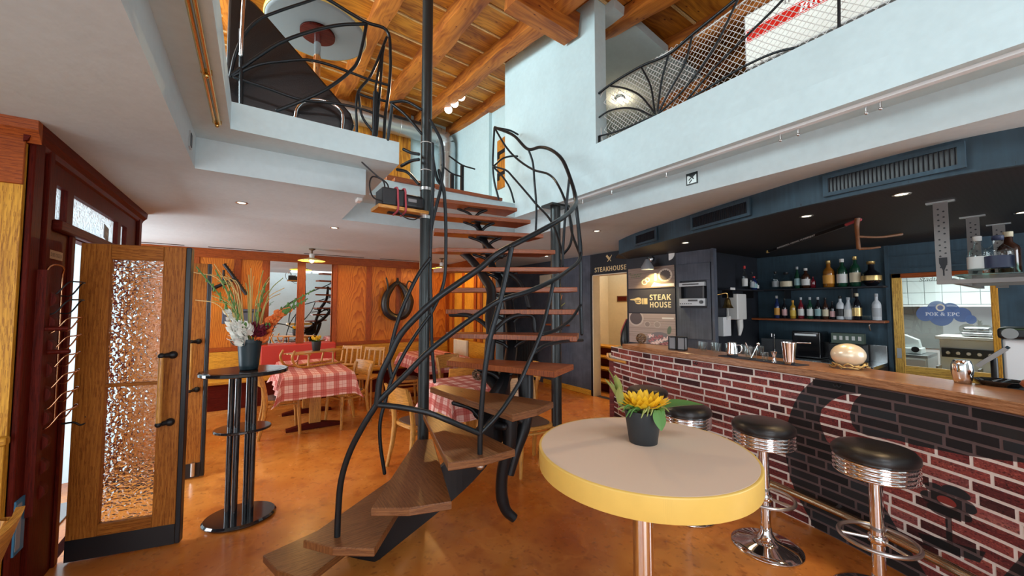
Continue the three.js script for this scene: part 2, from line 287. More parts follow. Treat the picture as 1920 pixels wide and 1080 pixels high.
// ---------- timber roof ----------
{
  const g = structGroup('ceiling');
  const d1 = new THREE.Vector3(0.01666, 0.12354, -0.9922), d2 = new THREE.Vector3(0.99869, -0.05008, 0.01026), n = new THREE.Vector3().crossVectors(d1, d2).multiplyScalar(-1).normalize();
  if (n.y < 0) n.negate();
  const zz = d1.clone().negate().normalize(), xx = new THREE.Vector3().crossVectors(n, zz).normalize();
  g.quaternion.setFromRotationMatrix(new THREE.Matrix4().makeBasis(xx, n, zz)); g.position.set(3.3, 5.324, -7.162);
  mesh(g, 'roof_deck', [bb(-6.6, -3.4, 0.03, 0.2, -0.4, 10.6), bb(-1.7, 3.7, 0.03, 0.2, -0.4, 10.6), bb(-3.4, -1.7, 0.03, 0.2, -0.4, 8.0), bb(-3.4, -1.7, 0.03, 0.2, 9.4, 10.6)], M.beam, { grain: 'x' });
  mesh(g, 'skylight_frame', [bb(-3.4, -3.34, 0.06, 0.2, 8.0, 9.4), bb(-1.76, -1.7, 0.06, 0.2, 8.0, 9.4), bb(-3.4, -1.7, 0.06, 0.2, 8.0, 8.06), bb(-3.4, -1.7, 0.06, 0.2, 9.34, 9.4)], M.whiteGloss); mesh(g, 'skylight_pane', bb(-3.4, -1.7, 0.14, 0.145, 8.0, 9.4), M.pane);
  const beams = [-5.05, -4.33, -3.6, -2.88, -2.14, -1.41, -0.72, -0.04, 0.75, 1.5, 2.25, 3.0];
  beams.forEach((v, i) => {
    const w = [0.2, 0.22, 0.19, 0.21][i % 4] * (i === 7 ? 0.75 : 1), h = i === 6 ? 0.2 : 0.18, pts = [];
    const geo = new THREE.BoxGeometry(w, h, 10.8, 3, 3, 60), p = geo.attributes.position;
    for (let k = 0; k < p.count; k++) {                                  // hewn timbers are a little uneven
      const z = p.getZ(k), x = p.getX(k), y = p.getY(k);
      p.setX(k, x + 0.012 * Math.sin(z * 3.1 + i * 2 + y * 9) + 0.006 * Math.sin(z * 11 + i));
      p.setY(k, y + (y < 0 ? 0.012 * Math.sin(z * 2.3 + i * 3 + x * 12) : 0) + (Math.abs(x) > w * 0.45 && y < -h * 0.4 ? 0.012 : 0));
    }
    geo.computeVertexNormals(); geo.translate(v, -h / 2, 5.1);
    mesh(g, 'beam', geo, M.beam, { grain: 'z' });
  });
  mesh(g, 'beam', bb(-1.25, -0.46, -0.34, -0.1, 4.2, 4.42), M.beam, { grain: 'x' });
  const us = []; for (let u = 0.35; u < 6.4; u += 0.425) us.push(u);
  for (let b = 0; b < beams.length - 1; b++) {
    const x0 = beams[b] + 0.08, x1 = beams[b + 1] - 0.08;
    us.forEach((u, k) => {
      mesh(g, 'board', bb(x0, x1, 0.0, 0.024, u - 0.4, u + 0.001), [M.roof, M.roofB, M.roofC][(b * 5 + k * 3 + (k >> 1)) % 3], { grain: 'x' });
      mesh(g, 'batten', bb(x0, x1, -0.012, 0.004, u - 0.012, u + 0.014), M.batten, { grain: 'x' });
    });
  }
}
// knotty pine partition at the back of the gallery
{
  const g = structGroup('wall_back');
  for (let i = 0; i < 20; i++) mesh(g, 'plank', bb(-2.6 + i * 0.251, -2.6 + i * 0.251 + 0.247, UP, 5.7, -7.3, -7.1 - (i % 2) * 0.004), [M.roof, M.roofC, M.roofB][i % 3]);
}
// landing boards at the head of the stairs
{
  const g = structGroup('trim_1');
  mesh(g, 'nosing_board', rbb(1.2, 2.58, UP - 0.004, UP + 0.036, -4.36, -4.03, 0.006), M.treadRed, { grain: 'x' });
  mesh(g, 'nosing_board', rbb(1.2, 1.92, UP + 0.036, UP + 0.16, -4.7, -4.34, 0.006), M.treadRed, { grain: 'x' });
}

// ---------- porch with its cornice ----------
{
  const g = structGroup('wall_porch'), m = M.mahogany;
  mesh(g, 'panel_wall', wallX(-1.06, -1.0, -5.25, -3.0, 0, LOW, [[-4.72, -3.62, 0, 2.04], [-3.52, -3.355, 2.12, 2.325], [-4.575, -3.615, 2.12, 2.325], [-4.835, -4.655, 2.12, 2.325]]), m);
  mesh(g, 'panel_wall', bb(-2.6, -1.06, 0, LOW, -5.25, -5.2), m);
  mesh(g, 'inner_lining', [bb(-2.6, -1.06, 0, LOW, -5.2, -5.19), bb(-2.6, -1.06, 0, LOW, -3.05, -3.03)], M.white);
  mesh(g, 'ledge', rbb(-1.0, -0.955, 2.045, 2.11, -4.9, -3.3, 0.012), m, { grain: 'z' });
  for (const [z, w] of [[-3.06, 0.11], [-3.21, 0.06], [-5.2, 0.09]]) mesh(g, 'pilaster', rbb(-1.0, -0.975, 0, 2.49, z - w / 2, z + w / 2, 0.006), m);
  for (const [za, zb] of [[-3.62, -3.565], [-4.775, -4.72]]) mesh(g, 'door_jamb', rbb(-1.0, -0.982, 0, 2.05, za, zb, 0.005), m);
  for (const [za, zb] of [[-3.52, -3.355], [-4.575, -3.615], [-4.835, -4.655]]) mesh(g, 'transom_pane', bb(-1.034, -1.03, 2.12, 2.325, za, zb), M.frosted);
  mesh(g, 'cornice', slab([[-1.0, 2.44], [-0.985, 2.45], [-0.975, 2.475], [-0.95, 2.5], [-0.945, 2.55], [-1.0, 2.55]], -5.3, -2.945), m, { grain: 'z' });
}
{
  const g = structGroup('wall_left');                                  // pine panelling that faces the room beside the porch
  mesh(g, 'panel', bb(-2.6, -1.0, 0, LOW, -3.03, -2.97), M.yellowWood);
  mesh(g, 'frieze', rbb(-2.6, -0.995, 2.22, 2.46, -2.97, -2.955, 0.004), M.pineDark, { grain: 'x' });
  mesh(g, 'cornice', slab([[2.97, 2.44], [2.945, 2.475], [2.925, 2.5], [2.92, 2.55], [2.97, 2.55]], -2.6, -0.945).rotateY(-Math.PI / 2).rotateY(Math.PI), M.pineDark, { grain: 'x' });
  mesh(g, 'dado_rail', rbb(-2.6, -0.985, 0.925, 0.965, -2.97, -2.925, 0.008), M.yellowWood, { grain: 'x' });
  mesh(g, 'dado_panel', rbb(-2.6, -1.0, 0.06, 0.92, -2.97, -2.955, 0.004), M.yellowWood);
  mesh(g, 'dado_bead', [bb(-1.1, -1.075, 0.1, 0.86, -2.957, -2.945), bb(-1.9, -1.075, 0.84, 0.865, -2.957, -2.945)], M.yellowWood);
}
// double porch doors, both leaves standing open into the room
function doorLeaf(name, hx, hz, ang, flip) {
  const g = structGroup(name); g.position.set(hx, 0.012, hz); g.rotation.y = ang;
  const W = 0.55, H = 2.0, t = 0.022, s0 = 0.18, s1 = 0.395;
  mesh(g, 'stile', rbb(0, s0 - 0.03, 0, H, -t, t, 0.004), M.door); mesh(g, 'stile', rbb(s1 + 0.03, W, 0, H, -t, t, 0.004), M.door);
  mesh(g, 'rail', rbb(s0 - 0.03, s1 + 0.03, 0, 0.2, -t, t, 0.004), M.door, { grain: 'x' }); mesh(g, 'rail', rbb(s0 - 0.03, s1 + 0.03, 1.9, H, -t, t, 0.004), M.door, { grain: 'x' });
  mesh(g, 'glazing_bar', rbb(s0 - 0.03, s1 + 0.03, 1.062, 1.085, -0.014, 0.014, 0.003), M.door, { grain: 'x' });
  mesh(g, 'glass_pane', bb(s0 - 0.03, s1 + 0.03, 0.2, 1.062, -0.003, 0.003), M.hammered); mesh(g, 'glass_pane', bb(s0 - 0.03, s1 + 0.03, 1.085, 1.9, -0.003, 0.003), M.hammered);
  mesh(g, 'kick_plate', [bb(0.002, W, 0.0, 0.13, t, t + 0.003), bb(0.002, W, 0, 0.13, -t - 0.003, -t)], M.black);
  mesh(g, 'edge_strip', rbb(W, W + 0.03, 0, H, -0.026, 0.026, 0.006), M.rubber);
  for (const sz of flip ? [-1, 1] : [1, -1]) {
    const z = sz * (t + 0.055);
    const hd = mesh(g, 'pull_handle', cyl([0.46, 0.82, z], [0.46, 1.25, z], 0.015, 0.015, 12), M.chair);
    for (const y of [0.81, 1.26]) mesh(hd, 'handle_mount', [cyl([0.46, y, z], [0.5, y, sz * t], 0.012, 0.02, 10), ball(0.019, [0.46, y, z]), ball(0.026, [0.503, y, sz * (t + 0.008)])], M.iron);
  }
  if (flip) { mesh(g, 'door_stop', cyl([0.5, 0.02, t + 0.02], [0.5, 0.14, t + 0.02], 0.018), M.satin); }
  return g;
}
doorLeaf('door_1', -0.94, -3.592, -13.5 * DEG, false);
doorLeaf('door_2', -0.94, -4.70, -3 * DEG, true);

// ---------- panelled back wall with bench ----------
{
  const g = structGroup('wall_back'), Z = -7.86;
  mesh(g, 'backing_panel', bb(-2.6, 3.6, 0, LOW, -7.9, Z), M.pine);
  mesh(g, 'frieze', rbb(-2.6, 3.6, 2.4, 2.55, Z, Z + 0.03, 0.006), M.pineDark, { grain: 'x' });
  const xs = [-2.0, -1.4, -0.82, -0.27, 0.13, 0.672, 1.23, 1.86, 2.45, 3.02, 3.56];
  for (const x of xs) mesh(g, 'stile', rbb(x - 0.05, x + 0.05, 0.92, 2.4, Z, Z + 0.026, 0.005), M.pineDark);
  xs.slice(0, -1).forEach((x, i) => { if (i !== 4 && i !== 5) mesh(g, 'panel', bb(x + 0.05, xs[i + 1] - 0.05, 0.92, 2.4, Z, Z + 0.008), M.pine); });
  mesh(g, 'dado_rail', rbb(-2.6, 3.6, 0.86, 0.93, Z, Z + 0.05, 0.008), M.pineDark, { grain: 'x' });
  const r = structGroup('wall_right'), X = 3.6;
  mesh(r, 'backing_panel', bb(X, X + 0.06, 0, LOW, -7.9, -5.95), M.pine);
  mesh(r, 'frieze', rbb(X - 0.03, X, 2.34, 2.55, -7.86, -5.95, 0.006), M.pineDark, { grain: 'z' });
  for (const z of [-7.6, -7.12, -6.6, -6.35, -6.0]) mesh(r, 'stile', rbb(X - 0.026, X, 0.92, 2.36, z - 0.05, z + 0.05, 0.005), M.pineDark);
  for (const [a, b] of [[-7.55, -7.17], [-7.07, -6.65], [-6.3, -6.05]]) mesh(r, 'panel', bb(X - 0.009, X, 0.92, 2.36, a, b), M.yellowWood);
}
for (const [x0, x1] of [[0.19, 0.61], [0.74, 1.176]]) {
  const t = thing('wall_mirror', x0 < 0.5 ? 'tall mirror in wood frame behind the gladiolus bucket' : 'tall mirror in wood frame showing the stair, nearest the horse collar', 'mirror', [(x0 + x1) / 2, 0.93, -7.86]), w = (x1 - x0) / 2;
  mesh(t, 'glass', bb(-w, w, 0, 1.47, 0.006, 0.012), M.mirror);
  mesh(t, 'frame', [bb(-w - 0.02, -w, -0.02, 1.49, 0.002, 0.026), bb(w, w + 0.02, -0.02, 1.49, 0.002, 0.026), bb(-w, w, -0.02, 0, 0.002, 0.026), bb(-w, w, 1.47, 1.485, 0.002, 0.026)], M.pineDark);
}
{
  const b = thing('wall_bench', 'long yellow pine bench fixed along the panelled back wall', 'bench', [0, 0, 0]);
  mesh(b, 'back_board', rbb(-1.6, 3.55, 0.46, 0.86, -7.855, -7.81, 0.006), M.yellowWood, { grain: 'x' });
  mesh(b, 'seat', rbb(-1.6, 3.1, 0.40, 0.45, -7.81, -7.36, 0.01), M.yellowWood, { grain: 'x' });
  mesh(b, 'front_board', bb(-1.6, 3.1, 0, 0.4, -7.45, -7.42), M.mahogany, { grain: 'x' });
  const c = thing('corner_bench', 'yellow bench with a cream pad against the side panelling', 'bench', [0, 0, 0]);
  mesh(c, 'back_board', rbb(3.5, 3.57, 0.46, 0.92, -7.3, -5.95, 0.01), M.yellowWood, { grain: 'z' });
  mesh(c, 'seat', rbb(3.12, 3.5, 0.40, 0.45, -7.3, -5.95, 0.01), M.yellowWood, { grain: 'z' });
  mesh(c, 'front_board', bb(3.16, 3.19, 0, 0.4, -7.3, -5.95), M.mahogany, { grain: 'z' });
  mesh(c, 'back_pad', rbb(3.44, 3.5, 0.6, 0.93, -7.28, -6.7, 0.015), M.cream);
  solo('bench_backrest', 'red upholstered backrest below the two wall mirrors', 'backrest', rbb(0.09, 1.245, 0.45, 0.945, -7.81, -7.62, 0.02, 2), M.red);
}

// ---------- slate wall, stair doorway ----------
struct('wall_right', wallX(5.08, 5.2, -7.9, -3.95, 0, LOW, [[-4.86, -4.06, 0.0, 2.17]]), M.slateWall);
struct('baseboard_right', rbb(5.05, 5.08, 0, 0.09, -6.3, -4.93, 0.006), M.yellowWood, { grain: 'z' });
{
  const g = structGroup('trim_2');
  mesh(g, 'door_casing', [bb(5.05, 5.22, 0, 2.2, -4.92, -4.86)], M.iron);
  mesh(g, 'door_casing', [bb(5.04, 5.22, 0, 2.17, -4.86, -4.845), bb(5.04, 5.22, 2.155, 2.17, -4.86, -4.06)], M.cream);
}
struct('wall_stairwell', [bb(7.3, 7.4, 0, LOW, -6.6, -3.8), bb(5.2, 7.4, 0, LOW, -6.6, -6.5), bb(5.2, 7.4, 0, LOW, -3.95, -3.85)], M.cream);
{
  const s = thing('hall_stairs', 'small winding wooden stairs inside the cream stairwell', 'stairs', [0, 0, 0]);
  for (let i = 0; i < 4; i++) {
    const z0 = -4.84 - (i > 3 ? 0.02 : 0), y = 0.19 * (i + 1);
    mesh(s, 'riser', bb(5.5 + i * 0.24, 5.53 + i * 0.24, y - 0.19, y - 0.03, -6.4, -3.96), M.mahogany, { grain: 'z' });
    mesh(s, 'step', rbb(5.46 + i * 0.24, 5.82 + i * 0.24, y - 0.035, y, -6.4, -3.96, 0.008), M.yellowWood, { grain: 'z' });
  }
}
// ---------- bar recess: poster pier, cupboard, side and back walls ----------
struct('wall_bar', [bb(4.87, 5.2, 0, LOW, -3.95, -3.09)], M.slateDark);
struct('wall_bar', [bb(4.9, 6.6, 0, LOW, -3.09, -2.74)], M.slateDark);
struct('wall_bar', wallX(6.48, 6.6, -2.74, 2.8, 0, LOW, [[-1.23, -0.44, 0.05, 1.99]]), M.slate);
{
  const g = structGroup('trim_3');
  mesh(g, 'panel_moulding', [bb(6.465, 6.48, 2.06, 2.075, -1.3, 0.2), bb(6.465, 6.48, 2.21, 2.225, -1.3, 0.2), bb(6.46, 6.48, 0, 2.355, -1.29, -1.25)], M.slate);
}
const SOFCURVE = [[4.3, -3.62], [4.086, -3.227], [3.86, -2.62], [3.69, -2.14], [3.495, -1.543], [3.367, -1.111], [3.318, -0.792], [3.29, -0.533], [3.288, -0.32], [3.325, -0.139], [3.42, 0.15], [3.62, 0.6], [3.9, 1.2]];
struct('ceiling', plate([...SOFCURVE, [6.48, 1.2], [6.48, -2.74], [4.87, -2.74], [4.87, -3.95], [4.6, -3.95]], 2.355, 2.372), M.perf);
{
  const c = new THREE.CatmullRomCurve3(SOFCURVE.map((p) => new THREE.Vector3(p[0], 0, p[1])), false, 'centripetal').getPoints(90), g = structGroup('trim_4');
  const out = c.map((p) => [p.x, p.z]), inn = c.map((p, i) => { const a = c[Math.max(0, i - 1)], b = c[Math.min(90, i + 1)], l = Math.hypot(b.x - a.x, b.z - a.z); return [p.x + -(b.z - a.z) / l * -0.03, p.z + (b.x - a.x) / l * -0.03]; }).reverse();
  mesh(g, 'soffit_face', plate([...out, ...inn], 2.35, LOW), M.slate);
  mesh(g, 'soffit_end', plate([[4.3, -3.62], [4.33, -3.62], [4.88, -3.92], [4.88, -3.95]], 2.35, LOW), M.slate);
}
function soffitVent(za, zb, xa, xb, label) {
  const dx = xb - xa, dz = zb - za, L = Math.hypot(dx, dz), t = thing('vent_grille', label, 'vent', [(xa + xb) / 2, 2.452, (za + zb) / 2], Math.atan2(-dz, dx));
  mesh(t, 'frame', [bb(-L / 2 - 0.03, L / 2 + 0.03, 0.05, 0.075, -0.012, 0.006), bb(-L / 2 - 0.03, L / 2 + 0.03, -0.075, -0.05, -0.012, 0.006), bb(-L / 2 - 0.03, -L / 2, -0.05, 0.05, -0.012, 0.006), bb(L / 2, L / 2 + 0.03, -0.05, 0.05, -0.012, 0.006)], M.slate);
  mesh(t, 'duct_opening', bb(-L / 2, L / 2, -0.05, 0.05, -0.002, 0.002), M.black);
  mesh(t, 'slats', Array.from({ length: Math.round(L / 0.021) }, (_, i) => box(0.004, 0.1, 0.014, -L / 2 + 0.011 + i * 0.021, 0, -0.004)), M.slateDark, { kind: 'stuff' });
}
soffitVent(-0.33, -0.93, 3.268, 3.325, 'long slatted vent in the dark bar soffit, the nearest');
soffitVent(-1.53, -2.13, 3.475, 3.67, 'slatted vent in the middle of the curved dark bar soffit');
soffitVent(-2.72, -3.1, 3.875, 4.02, 'short dark vent at the far end of the curved bar soffit');
// kitchen behind the bar
struct('wall_kitchen', [bb(9.45, 9.6, 0, 2.5, -4.2, 2.8), bb(6.6, 9.6, 0, 2.5, -4.2, -4.08), bb(6.6, 9.6, 0, 2.5, 2.0, 2.1)], M.whiteGloss);
{
  const g = structGroup('wall_kitchen');
  mesh(g, 'grout', bb(9.43, 9.45, 0.9, 2.45, -2.8, 0.9), M.grout);
  for (let i = 0; i < 16; i++) for (let j = 0; j < 4; j++) mesh(g, 'tile', rbb(9.41, 9.43, 1.64 + j * 0.2, 1.64 + j * 0.2 + 0.193, -2.4 + i * 0.2, -2.4 + i * 0.2 + 0.193, 0.002), M.tile);
}
// track rails under the gallery edge
{
  const t = thing('curtain_rail', 'brass coloured rail under the left gallery soffit', 'rail');
  mesh(t, 'track', [cyl([-0.245, 2.752, -2.97], [-0.245, 2.752, 1.2], 0.009, 0.009, 8), cyl([-0.222, 2.752, -2.97], [-0.222, 2.752, 1.2], 0.009, 0.009, 8)], M.brass);
  for (const z of [-2.97, -2.35, -1.7]) mesh(t, 'bracket', [box(0.045, 0.02, 0.02, -0.233, 2.76, z), ball(0.012, [-0.233, 2.738, z])], M.brass);
  const r = thing('track_rail', 'white metal track under the right gallery soffit', 'rail');
  mesh(r, 'track', bb(2.845, 2.885, 2.752, 2.77, -3.1, 2.0), M.whiteGloss);
  for (const z of [-2.9, -2.5, -1.9, -1.05, -0.95, -0.62, -0.56]) mesh(r, 'clamp', [cyl([2.88, 2.755, z], [2.88, 2.715, z], 0.005, 0.005, 8), ball(0.01, [2.88, 2.712, z])], M.satin);
}
{
  const t = thing('ceiling_grating', 'small dark louvre at the corner of the left ceiling recess', 'vent', [-0.371, 2.64, -3.05]);
  mesh(t, 'frame', bb(-0.002, 0.008, -0.05, 0.05, -0.035, 0.035), M.satin); mesh(t, 'louvre', bb(0.006, 0.011, -0.04, 0.04, -0.026, 0.026), M.black);
}
for (const [a, b] of [[-1.54, -0.94], [-0.65, 0.376], [0.687, 1.709], [2.015, 2.89]]) solo('ceiling_slot', ['slot vent in the ceiling above the porch doors', 'slot vent in the ceiling above the rake', 'slot vent in the ceiling behind the lit pendant lamp', 'slot vent in the ceiling above the horse collar'][[-1.54, -0.65, 0.687, 2.015].indexOf(a)], 'vent', [bb(a, b, LOW - 0.006, LOW + 0.001, -7.66, -7.62)], M.black);
// ---------- steel and oak spiral stair ----------
const ROD_outer=[[0.016,[[0.389,0.349,-2.217],[0.389,0.522,-2.206],[0.397,0.691,-2.187],[0.427,0.833,-2.153],[0.479,0.975,-2.099],[0.538,1.094,-2.053]]],[0.017,[[0.538,1.094,-2.053],[0.551,1.238,-2.039],[0.589,1.341,-2.014],[0.635,1.454,-1.985],[0.713,1.555,-1.94],[0.801,1.648,-1.891],[0.908,1.73,-1.853],[1.02,1.812,-1.824],[1.105,1.889,-1.8],[1.395,2.04,-1.83],[1.62,2.152,-1.893],[1.851,2.265,-2.033],[2.056,2.388,-2.165],[2.217,2.507,-2.314],[2.311,2.741,-2.479],[2.342,2.978,-2.625],[2.379,3.151,-2.831],[2.411,3.261,-3.045],[2.428,3.323,-3.272],[2.428,3.587,-3.558],[2.409,3.831,-3.943]]],[0.015,[[0.541,1.103,-2.051],[0.663,1.241,-1.983],[0.787,1.382,-1.913],[1.027,1.565,-1.834],[1.142,1.636,-1.803],[1.338,1.686,-1.826],[1.567,1.759,-1.882],[1.889,1.862,-2.067],[2.169,1.977,-2.233],[2.228,2.048,-2.274],[2.209,2.423,-2.301]]],[0.012,[[2.24,1.615,-2.292],[1.967,1.504,-2.121],[1.678,1.442,-1.957],[1.51,1.424,-1.89]]],[0.013,[[1.599,1.746,-1.889],[1.543,1.573,-1.883],[1.485,1.436,-1.874],[1.37,1.263,-1.849],[1.284,1.153,-1.827],[1.154,1.004,-1.83],[1.048,0.9,-1.861]]],[0.015,[[1.196,1.93,-1.775],[1.142,1.643,-1.802],[1.09,1.437,-1.825],[1.069,1.298,-1.837],[1.054,1.128,-1.848],[1.046,0.903,-1.861],[1.05,0.727,-1.868]]],[0.014,[[2.254,1.374,-2.297],[2.24,1.613,-2.292],[2.226,2.008,-2.278],[2.209,2.423,-2.301],[2.27,2.598,-2.394]]],[0.012,[[2.223,1.325,-2.26],[1.848,1.345,-2.09],[1.584,1.34,-1.966],[1.462,1.315,-1.905]]],[0.012,[[2.316,2.781,-2.497],[2.324,2.6,-2.539],[2.332,2.383,-2.583],[2.338,2.097,-2.619],[2.353,1.981,-2.64]]],[0.012,[[2.428,3.323,-3.272],[2.453,3.171,-3.227],[2.463,2.95,-3.21],[2.475,2.679,-3.193],[2.466,2.371,-3.194]]],[0.012,[[2.425,3.357,-3.996],[2.453,3.232,-3.743],[2.462,3.121,-3.623],[2.465,2.847,-3.335],[2.474,2.702,-3.192],[2.443,2.504,-2.948],[2.412,2.334,-2.798],[2.351,2.08,-2.636]]],[0.012,[[2.351,2.08,-2.636],[2.354,2.151,-2.545],[2.35,2.259,-2.506],[2.346,2.432,-2.534],[2.364,2.726,-2.686],[2.462,2.961,-2.968],[2.459,3.077,-3.205],[2.454,3.283,-3.498],[2.446,3.507,-3.732],[2.409,3.818,-3.944]]],[0.012,[[2.326,2.423,-2.512],[2.302,2.246,-2.454],[2.241,2.047,-2.302]]],[0.013,[[2.419,3.845,-3.972],[2.414,3.598,-3.989],[2.416,3.351,-4.003],[2.437,3.164,-4.0],[2.488,2.95,-3.978]]],[0.012,[[2.386,3.325,-3.941],[2.487,3.2,-3.879],[2.562,3.062,-3.837],[2.61,2.89,-3.814]]],[0.012,[[2.421,3.357,-3.999],[2.545,3.477,-3.969],[2.661,3.524,-3.948],[2.751,3.544,-3.946]]],[0.012,[[2.424,3.845,-3.968],[2.624,3.838,-3.918],[2.749,3.826,-3.931]]],[0.015,[[0.543,1.089,-2.051],[0.618,1.077,-2.014],[0.697,1.06,-1.975],[0.781,1.035,-1.934],[0.86,0.997,-1.898],[0.956,0.946,-1.88],[1.042,0.901,-1.862]]]];
const ROD_inner=[[0.013,[[0.8,0.406,-2.818],[0.768,0.62,-2.826],[0.764,0.777,-2.82],[0.797,0.925,-2.813],[0.838,1.076,-2.801],[0.91,1.234,-2.79],[1.005,1.392,-2.777],[1.107,1.535,-2.76]]],[0.014,[[0.834,1.087,-2.802],[0.817,1.188,-2.808],[0.832,1.348,-2.788],[0.882,1.553,-2.766],[0.959,1.747,-2.751],[1.022,1.866,-2.749],[1.095,1.967,-2.743]]],[0.013,[[1.113,2.741,-2.745],[1.118,2.567,-2.752],[1.105,1.978,-2.76],[1.122,1.584,-2.772],[1.139,1.291,-2.79],[1.167,1.017,-2.799]]],[0.013,[[1.165,2.669,-2.75],[1.204,2.485,-2.735],[1.226,2.095,-2.743],[1.218,1.801,-2.754],[1.176,1.658,-2.767],[1.123,1.551,-2.773]]],[0.013,[[1.106,3.073,-2.79],[1.188,2.921,-2.768],[1.206,2.756,-2.766],[1.19,2.55,-2.764],[1.155,2.388,-2.773],[1.116,2.198,-2.775],[1.105,1.978,-2.76]]],[0.013,[[1.133,2.896,-2.807],[1.14,2.768,-2.81],[1.18,2.598,-2.793],[1.212,2.556,-2.773],[1.221,2.385,-2.753]]],[0.012,[[0.865,3.23,-3.005],[0.946,3.129,-2.919],[1.049,2.972,-2.835]]],[0.012,[[0.857,3.243,-3.009],[0.947,3.241,-2.924],[1.044,3.161,-2.827]]],[0.013,[[0.865,3.23,-3.005],[0.857,3.085,-3.03],[0.852,2.956,-3.065]]],[0.013,[[0.973,2.77,-3.079],[1.025,2.798,-3.007],[1.055,2.784,-2.903]]],[0.013,[[0.984,2.907,-3.064],[1.023,2.868,-3.004],[1.054,2.827,-2.901]]],[0.013,[[0.96,2.757,-3.15],[1.017,2.732,-3.088],[1.078,2.603,-2.958]]]];
const ROD_branch=[[0.045,[[1.734,2.165,-3.507],[1.758,2.059,-3.317],[1.772,1.865,-3.077],[1.748,1.743,-2.919],[1.643,1.532,-2.761],[1.603,1.382,-2.676],[1.547,1.157,-2.606],[1.558,1.008,-2.487],[1.558,0.871,-2.374]]],[0.022,[[1.913,1.939,-3.038],[1.999,1.88,-2.922],[2.027,1.736,-2.791],[2.033,1.6,-2.734]]],[0.02,[[1.603,1.382,-2.676],[1.762,1.492,-2.683],[1.883,1.527,-2.659],[1.999,1.512,-2.642],[2.022,1.382,-2.634]]],[0.02,[[1.452,1.528,-3.132],[1.545,1.521,-2.949],[1.593,1.465,-2.799],[1.603,1.395,-2.675]]],[0.03,[[1.933,2.379,-3.602],[1.943,2.283,-3.42],[1.96,2.161,-3.234],[1.975,2.094,-3.107]]],[0.025,[[1.255,0.962,-2.513],[1.297,0.916,-2.427],[1.321,0.854,-2.354],[1.374,0.795,-2.261],[1.408,0.793,-2.178]]]];
const ROD_leg=[[1.474,0.881,-2.213],[1.469,0.667,-2.205],[1.437,0.484,-2.237],[1.436,0.302,-2.249],[1.466,0.199,-2.234],[1.513,0.148,-2.206]];
const ROD_leg2=[[1.695,1.099,-2.328],[1.673,0.95,-2.292],[1.624,0.774,-2.238],[1.533,0.575,-2.227],[1.489,0.439,-2.229]];
const ROD_leg3=[[1.479,1.081,-2.596],[1.515,0.999,-2.456],[1.53,0.854,-2.297],[1.6,0.783,-2.23]];
